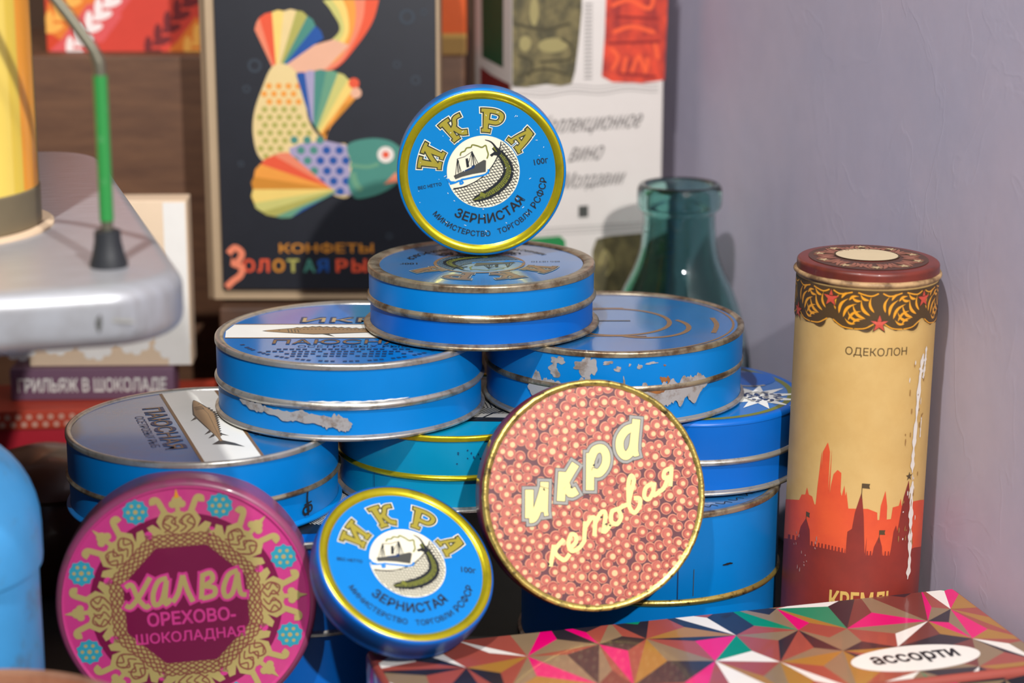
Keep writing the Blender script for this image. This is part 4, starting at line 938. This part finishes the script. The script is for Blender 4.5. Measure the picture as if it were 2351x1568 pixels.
B_.build('border_lines', t, lambda x, y, h: (x, -h, y)); B_ = Print(.010, .004)
for x0, y0, x1, y1 in ((700, 20, 720, 220),): pass
for cx_, cy_, rx, ry in ((600, 235, 34, 42), (755, 250, 85, 40), (650, 60, 26, 75)): P.disc(*ZW((cx_, cy_)), rx / 2.45 / 40, I_OLV2, 1, 24, ry / rx)
for q in ([(540, 120), (700, 160), (850, 130)], [(680, 340), (850, 330), (860, 260), (800, 215)], [(560, 420), (700, 380), (840, 420)], [(560, 300), (640, 340), (620, 420)]): P.stroke([ZW(p) for p in q], .14, ink('deep_olive_print', (66, 60, 38)), 1, smooth=5)
I_RED2 = ink('bright_red_print', (232, 90, 50)); I_RED3 = ink('deep_red_print', (140, 36, 32))
for q in ([(1080, 40), (1180, 10), (1300, 60), (1320, -60)], [(1090, 190), (1200, 160), (1330, 200)], [(1170, 330), (1150, 420)], [(1200, 420), (1240, 330), (1280, 420), (1290, 340)], [(1080, 280), (1120, 330), (1090, 400)], [(1330, 260), (1350, 350)]): Q.stroke([ZW(p) for p in q], .22, I_RED2, 1, smooth=5)
for q in ([(1100, 100), (1350, 120)], [(1060, 250), (1360, 250)], [(1120, 420), (1340, 450)]): Q.stroke([ZW(p) for p in q], .16, I_RED3, 1, smooth=5)
Q.build('red_panel', t, lambda x, y, h: (x, -h, y))
for yy in range(20, 450, 22): B_.rect(*ZW((930, yy)), *ZW((975, yy + 10)), I_SOFT, 0)
B_.build('print_strip', t, lambda x, y, h: (x, -h, y))
P.build('olive_panel', t, lambda x, y, h: (x, -h, y)); P = Print(.010, .004)
P.poly([ZW(p) for p in ((985, 1420), (1010, 1350), (1100, 1338), (1400, 1330), (1400, 1900), (985, 1900))], OLIVE, 0); P.stroke([ZW(p) for p in ((1030, 1500), (1060, 1420), (1100, 1500), (1070, 1560))], .15, I_OLV2, 1, smooth=5)
P.poly([ZW(p) for p in ((535, 1345), (640, 1325), (800, 1322), (830, 1350), (850, 1900), (535, 1900))], GREEN_B, 0)
P.build('lower_print', t, lambda x, y, h: (x, -h, y))
P = Print(.010, .004)
I_SCRIPT = ink('script_grey_print', (84, 78, 76))
for body, X, Y, wd in (('Коллекционное', 975, 700, 600), ('вино', 950, 868, 190), ('Молдавии', 990, 1020, 360)):
    x, y = ZW((X, Y)); P.text(body, x, y, I_SCRIPT, width=wd / 2.45 / 40.2, height=wd / 2.45 / 40.2 * (.2 if len(body) > 9 else .42 if len(body) < 5 else .30), layer=1, shear=.45, rot=R_(1.5))
P.rect(*ZW((905, 1225)), *ZW((960, 1160)), I_DGREY, 1)
P.build('lettering', t, lambda x, y, h: (x, -h, y))
P = Print(.010, .004)                           # narrow side of the carton
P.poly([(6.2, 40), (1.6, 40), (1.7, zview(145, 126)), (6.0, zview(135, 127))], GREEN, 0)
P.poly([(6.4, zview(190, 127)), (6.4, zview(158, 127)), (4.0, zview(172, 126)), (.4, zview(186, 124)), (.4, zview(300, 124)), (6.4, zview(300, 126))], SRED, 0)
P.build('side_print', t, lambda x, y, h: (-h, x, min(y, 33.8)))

# box with orange front on the riser
t = thing('orange_carton', 'orange and yellow carton on the wooden block between the dark box and the white carton', 'carton', (-4.35, 128.4, 24.9))
rslab('carton', 3.4, 3, 12, .1, .05, mat('orange_card', (206, 84, 24), .6, var=.08), t, 0)
P = Print(.012, .004); P.rect(-1.7, 0, -1.0, 12, mat('yellow_card', (206, 160, 90), .6), 0); P.rect(-1.7, 0, 1.7, .95, mat('ochre_card', (140, 104, 44), .6), 1); P.rect(-1.7, .95, 1.7, 1.2, mat('dull_yellow_card', (176, 134, 60), .6), 1)
P.build('front_print', t, lambda x, y, h: (x, -1.5 - h, y))

# wheat-ear box
t = thing('wheat_box', 'box printed with slanting rows of orange, white and dark red wheat ears', 'carton', (-22.6, 129.6, 24.9))
rslab('carton', 9.4, 3, 13, .1, .05, mat('orange_red_card', (214, 70, 40), .6, var=.06), t, 0)
P = Print(.012, .004); wc = {k: ink('wheat_' + k, v, .6) for k, v in dict(white=(240, 226, 222), pink=(216, 84, 84), orange=(244, 176, 80), dark=(112, 30, 34), red=(206, 62, 46), amber=(226, 120, 40)).items()}
for k, (ear, ground) in enumerate((('white', 'pink'), ('dark', 'red'), ('orange', 'amber'), ('white', 'pink'), ('red', 'red'), ('dark', 'red'), ('orange', 'amber'), ('white', 'pink'), ('dark', 'red'), ('orange', 'amber'))):
    off = -10.2 + k * 2.3
    def lc(p):                                  # clip to the face
        return (max(-4.68, min(4.68, p[0])), max(.02, min(12.9, p[1])))
    for i in range(24):
        s0 = -8 + i * .95; bx, by = off + s0 * .62, s0 * .78
        if not (-4.9 < bx < 4.9 and -.6 < by < 13): continue
        P.add([lc((bx - 1.0, by + .1)), lc((bx + 1.0, by - .6)), lc((bx + 1.6, by + .2)), lc((bx - .4, by + .9))], [(0, 1, 2, 3)], wc[ground], 0)
        for sd in (-1, 1):
            a = R_(52 + sd * 34); L = 1.25; n_ = 10
            el = [lc((bx + .16 * sd + L * .5 * cos(a) + L * .5 * cos(2 * PI * q / n_) * cos(a) - .24 * sin(2 * PI * q / n_) * sin(a), by + L * .5 * sin(a) + L * .5 * cos(2 * PI * q / n_) * sin(a) + .24 * sin(2 * PI * q / n_) * cos(a))) for q in range(n_)]
            P.add(el, [tuple(range(n_))], wc[ear], 1)
P.build('wheat_print', t, lambda x, y, h: (x, -1.5 - h, y))

# red box, purple box, cream box, brown pot
t = thing('red_box', 'flat red box with a patterned border lying under the praline cartons', 'box', (-24.3, 117.2, 0), R_(6))
rslab('body', 15.0, 5.2, 5.9, .12, .08, mat('red_card', (176, 18, 40), .5, var=.06), t, 0); rslab('lid', 15.3, 5.5, 1.1, .12, .08, mat('orange_red_lid', (190, 66, 42), .5, var=.08), t, 5.9)
P = Print(.01, .004); wdot = ink('dim_white_print', (206, 150, 130), .6)
for i in range(26):
    for j in range(2): P.disc(-7.3 + i * .58 + .29 * j, 6.2 + .42 * j, .17, wdot, 0, 10)
P.build('border_print', t, lambda x, y, h: (x, -2.75 - h, y))
t = thing('praline_carton', 'purple carton lettered in white, lying on the red box', 'carton', (-23.3, 117.6, 7.02), R_(2))
rslab('carton', 9.0, 2.6, 1.75, .08, .05, mat('purple_card', (116, 84, 106), .55, var=.06), t, 0)
P = Print(.01, .004); P.text('ГРИЛЬЯЖ В ШОКОЛАДЕ', 0, .78, I_WHITE, width=8.2, height=.95, layer=0, bold=.02); P.build('lettering', t, lambda x, y, h: (x, -1.3 - h, y))
t = thing('lace_carton', 'cream carton with white lace circles, standing on the purple carton', 'carton', (-22.3, 117.9, 8.8), R_(2))
rslab('carton', 9.0, 2.0, 9.3, .1, .06, mat('cream_card', (226, 200, 170), .6, var=.04), t, 0)
P = Print(.01, .004); lace = ink('lace_white_print', (236, 232, 226), .6)
for i in range(-2, 3):
    for k in range(9): P.disc(i * 2.1 - .8 + .75 * cos(2 * PI * k / 9), 1.35 + (.3 if i % 2 else 0) + .75 * sin(2 * PI * k / 9), .3, lace, 1, 12)
    P.disc(i * 2.1 - .8, 1.35 + (.3 if i % 2 else 0), .8, lace, 0, 24)
P.rect(3.2, .05, 4.4, 9.2, lace, 0)
P.build('lace_print', t, lambda x, y, h: (x, -1.0 - h, y))
t = thing('clay_pot', 'dark brown round pot beside the blue canister', 'pot', (-24.0, 107.0, 0))
POT = mat('brown_glaze', (92, 52, 32), .35, var=.1, coat=.3)
lathe('body', [(0, 0), (2.6, 0), (3.3, 1.2), (3.7, 3.0), (3.6, 4.6), (3.35, 5.2)], POT, t)
lathe('lid', [(3.55, 5.1), (3.6, 5.3), (3.3, 5.9), (2.5, 6.6), (1.4, 7.0), (.5, 7.15), (0, 7.2)], POT, t)

# ------------------------------------------------------------------ metal platform with tin and wire stand, left foreground
ax = R_(16.7); ex = Vector((cos(ax), sin(ax), 0)); ey = Vector((-sin(ax), cos(ax), 0)); corner = Vector((-11.9, 79.6, 0))
PW, PD, PT = 34, 33, 2.4; ZP = 22.0
pc = corner - ex * PW / 2 + ey * PD / 2
STEEL = mat('brushed_aluminium', (172, 174, 180), 0.38, 0.35, rgb2=(152, 150, 152), mask=(5, .4, .7), stretch=(1, 14, 1), bump=(260, .08, .0004))
t = thing('metal_platform', 'grey metal platform with rounded corners carrying the orange tin', 'platform', (pc.x, pc.y, 0), ax)
rslab('top_plate', PW, PD, PT, 3.4, .7, STEEL, t, ZP - PT, cs=12, bs=6)
rslab('pedestal', 12, 12, ZP - PT + .05, 1.0, .2, mat('dark_cast_metal', (40, 40, 44), .5, .6), t, 0, off=(-6, -2))
P = Print(.01, .004); P.blob(0, 0, .12, .3, I_DGREY, 0, rng, 20); P.stroke([(.5, .1), (1.3, .0)], .12, I_GREY, 0); P.build('front_mark', t, lambda x, y, h: (x + 13.4, -PD / 2 - h, ZP - 1.35 + y))

t = thing('orange_tin', 'tall round tin with yellow and orange stripes standing on the metal platform', 'tin', (-24.75, 90.15, ZP + .15))
YEL = mat('yellow_enamel', (236, 206, 96), .35, coat=.3, var=.03); ORA = mat('orange_enamel', (240, 156, 40), .35, coat=.3, var=.03)
lathe('body', [(0, 0), (4.78, 0), (4.8, .1), (4.8, 20)], YEL, t)
lathe('base_band', [(4.8, .0), (4.86, .05), (4.86, 1.55), (4.8, 1.62)], mat('grey_band', (120, 108, 84), .5, .3, var=.1), t)
lathe('lid', [(4.82, 19.6), (4.95, 19.7), (4.95, 21), (4.6, 21.3), (0, 21.35)], ORA, t)
P = Print(.012, .004)
for a0, a1, m_ in ((6, 22, mat('leaf_green_enamel', (44, 100, 44), .4)), (-17, 6, ORA), (-25, -17, mat('olive_yellow_enamel', (222, 190, 70), .35, coat=.3)), (-62, -38, ORA), (-110, -84, ORA), (-160, -125, ORA), (40, 70, ORA), (100, 140, ORA)):
    if m_: P.rect(R_(a0) * 4.8, 1.65, R_(a1) * 4.8, 19.5, m_, 0, nx=12)
P.build('stripes', t, on_cyl(4.8, 0.0))
t = tag(obj('paper_disc', *(lambda n: ([(-24.75 + 5.35 * cos(2 * PI * i / n), 90.15 + 5.35 * sin(2 * PI * i / n), z) for z in (ZP + .01, ZP + .14) for i in range(n)],
        [tuple(reversed(range(n))), tuple(range(n, 2 * n))] + [(i, (i + 1) % n, n + (i + 1) % n, n + i) for i in range(n)]))(72), mat('cream_paper', (224, 196, 164), .8), smooth=False), 'round cream card under the orange striped tin', 'card')

t = thing('wire_stand', 'bent wire stand with green sleeve and black rubber foot on the metal platform', 'wire stand', (-15.6, 82.4, ZP))
RUB = mat('black_rubber', (34, 36, 40), .55); GRN = mat('green_sleeve', (44, 132, 62), .4, rgb2=(120, 160, 120), mask=(7, .58, .7)); WIRE = mat('dull_wire', (112, 108, 92), .45, .6)
for dx in (0, -14.5):
    lathe('rubber_foot', [(0, 0), (.72, 0), (.74, .12), (.62, .5), (.52, 1.0), (.5, 1.4), (.42, 1.45), (0, 1.45)], RUB, t, 32, c=(dx, 0))
    tube('sleeve', [(dx, 0, 1.8), (dx, 0, 7.4)], .27, GRN, t)
pth = smooth_path([(0, 0, 1.2), (0, 0, 4), (0, 0, 7.4), (-.12, 0, 8.1), (-.5, 0, 8.8), (-1.9, 0, 10.7), (-4.5, 0, 13.6), (-7.25, 0, 14.6), (-10, 0, 13.6), (-12.6, 0, 10.7), (-14, 0, 8.8), (-14.4, 0, 8.1), (-14.5, 0, 7.4), (-14.5, 0, 4), (-14.5, 0, 1.2)], 5)
tube('wire', pth, .23, WIRE, t)

# blue canister and copper dish, lower left
CAN = mat('pale_blue_paint', (70, 158, 220), .45, rgb2=(84, 122, 154), mask=(3.4, .5, .66), var=.08, coat=.15)
t = thing('blue_canister', 'light blue painted canister with a domed lid at the edge of the shelf', 'canister', (-24.35, 84.2, 0))
lathe('body', [(0, 0), (4.75, 0), (4.85, .2), (4.85, 9.5)], CAN, t)
lathe('lid', [(4.88, 9.0), (5.02, 9.05), (5.05, 9.3), (5.05, 10.6)] + [(5.05 * cos(R_(a)) ** .8, 10.6 + 4.2 * sin(R_(a))) for a in range(8, 88, 8)] + [(0, 14.85)], CAN, t, angle=60)
t = thing('copper_dish', 'shallow copper-coloured dish in front of the blue canister', 'dish', (-19.6, 73.0, 0))
lathe('bowl', [(0, 0), (3.6, 0), (3.8, .4), (5.2, 2.6), (6.1, 5.6), (6.4, 6.3), (6.55, 6.35), (6.58, 6.2), (6.3, 5.6), (5.4, 2.6), (4.0, .5)][:7] + [(6.55, 6.45), (6.4, 6.55), (6.15, 6.4), (5.8, 5.2), (4.9, 2.6), (3.4, .6), (0, .5)], mat('copper', (214, 156, 122), .25, 0.7, rgb2=(170, 110, 80), mask=(4, .45, .7)), t)

# printing belongs to the piece it is printed on: thing > part > print
ON = {'lid_face': ('lid_print', 'lettering', 'emblem', 'roe_print', 'ornament'), 'collar': ('ornament_band',)}
for o in [o for o in COL.objects if o.parent is None and o.children]:
    kids = {c.name.split('.')[0]: c for c in o.children}
    for c in list(o.children):
        b = c.name.split('.')[0]; host = None
        for h, names in ON.items():
            if h in kids and b in names: host = kids[h]
        if host is None and 'lid_face' not in kids:
            if b == 'lid_print' and 'lid' in kids: host = kids['lid']
            elif b in ('lettering', 'front_print', 'side_print', 'olive_panel', 'red_panel', 'lower_print', 'border_lines', 'print_strip', 'wheat_print', 'lace_print') and 'carton' in kids: host = kids['carton']
            elif b in ('top_print', 'front_print', 'end_print', 'name_label', 'goldfish_print', 'border_print') and 'lid' in kids: host = kids['lid']
            elif b == 'lettering' and 'lid' in kids and 'tray' in kids: host = kids['lid']
            elif b in ('lettering', 'skyline_print', 'torn_paper', 'pale_scuffs', 'stripes') and 'body' in kids: host = kids['body']
            elif b == 'front_mark': host = kids['top_plate']
        if host is None and b in ('scrape', 'peeling_paint', 'side_seam', 'paint_chip', 'dent_mark', 'anchor_mark', 'dark_specks'): host = kids['body']
        if host is not None and host is not c: c.parent = host
for o in COL.objects:
    for k in ('_fz', '_fr'):
        if k in o: del o[k]
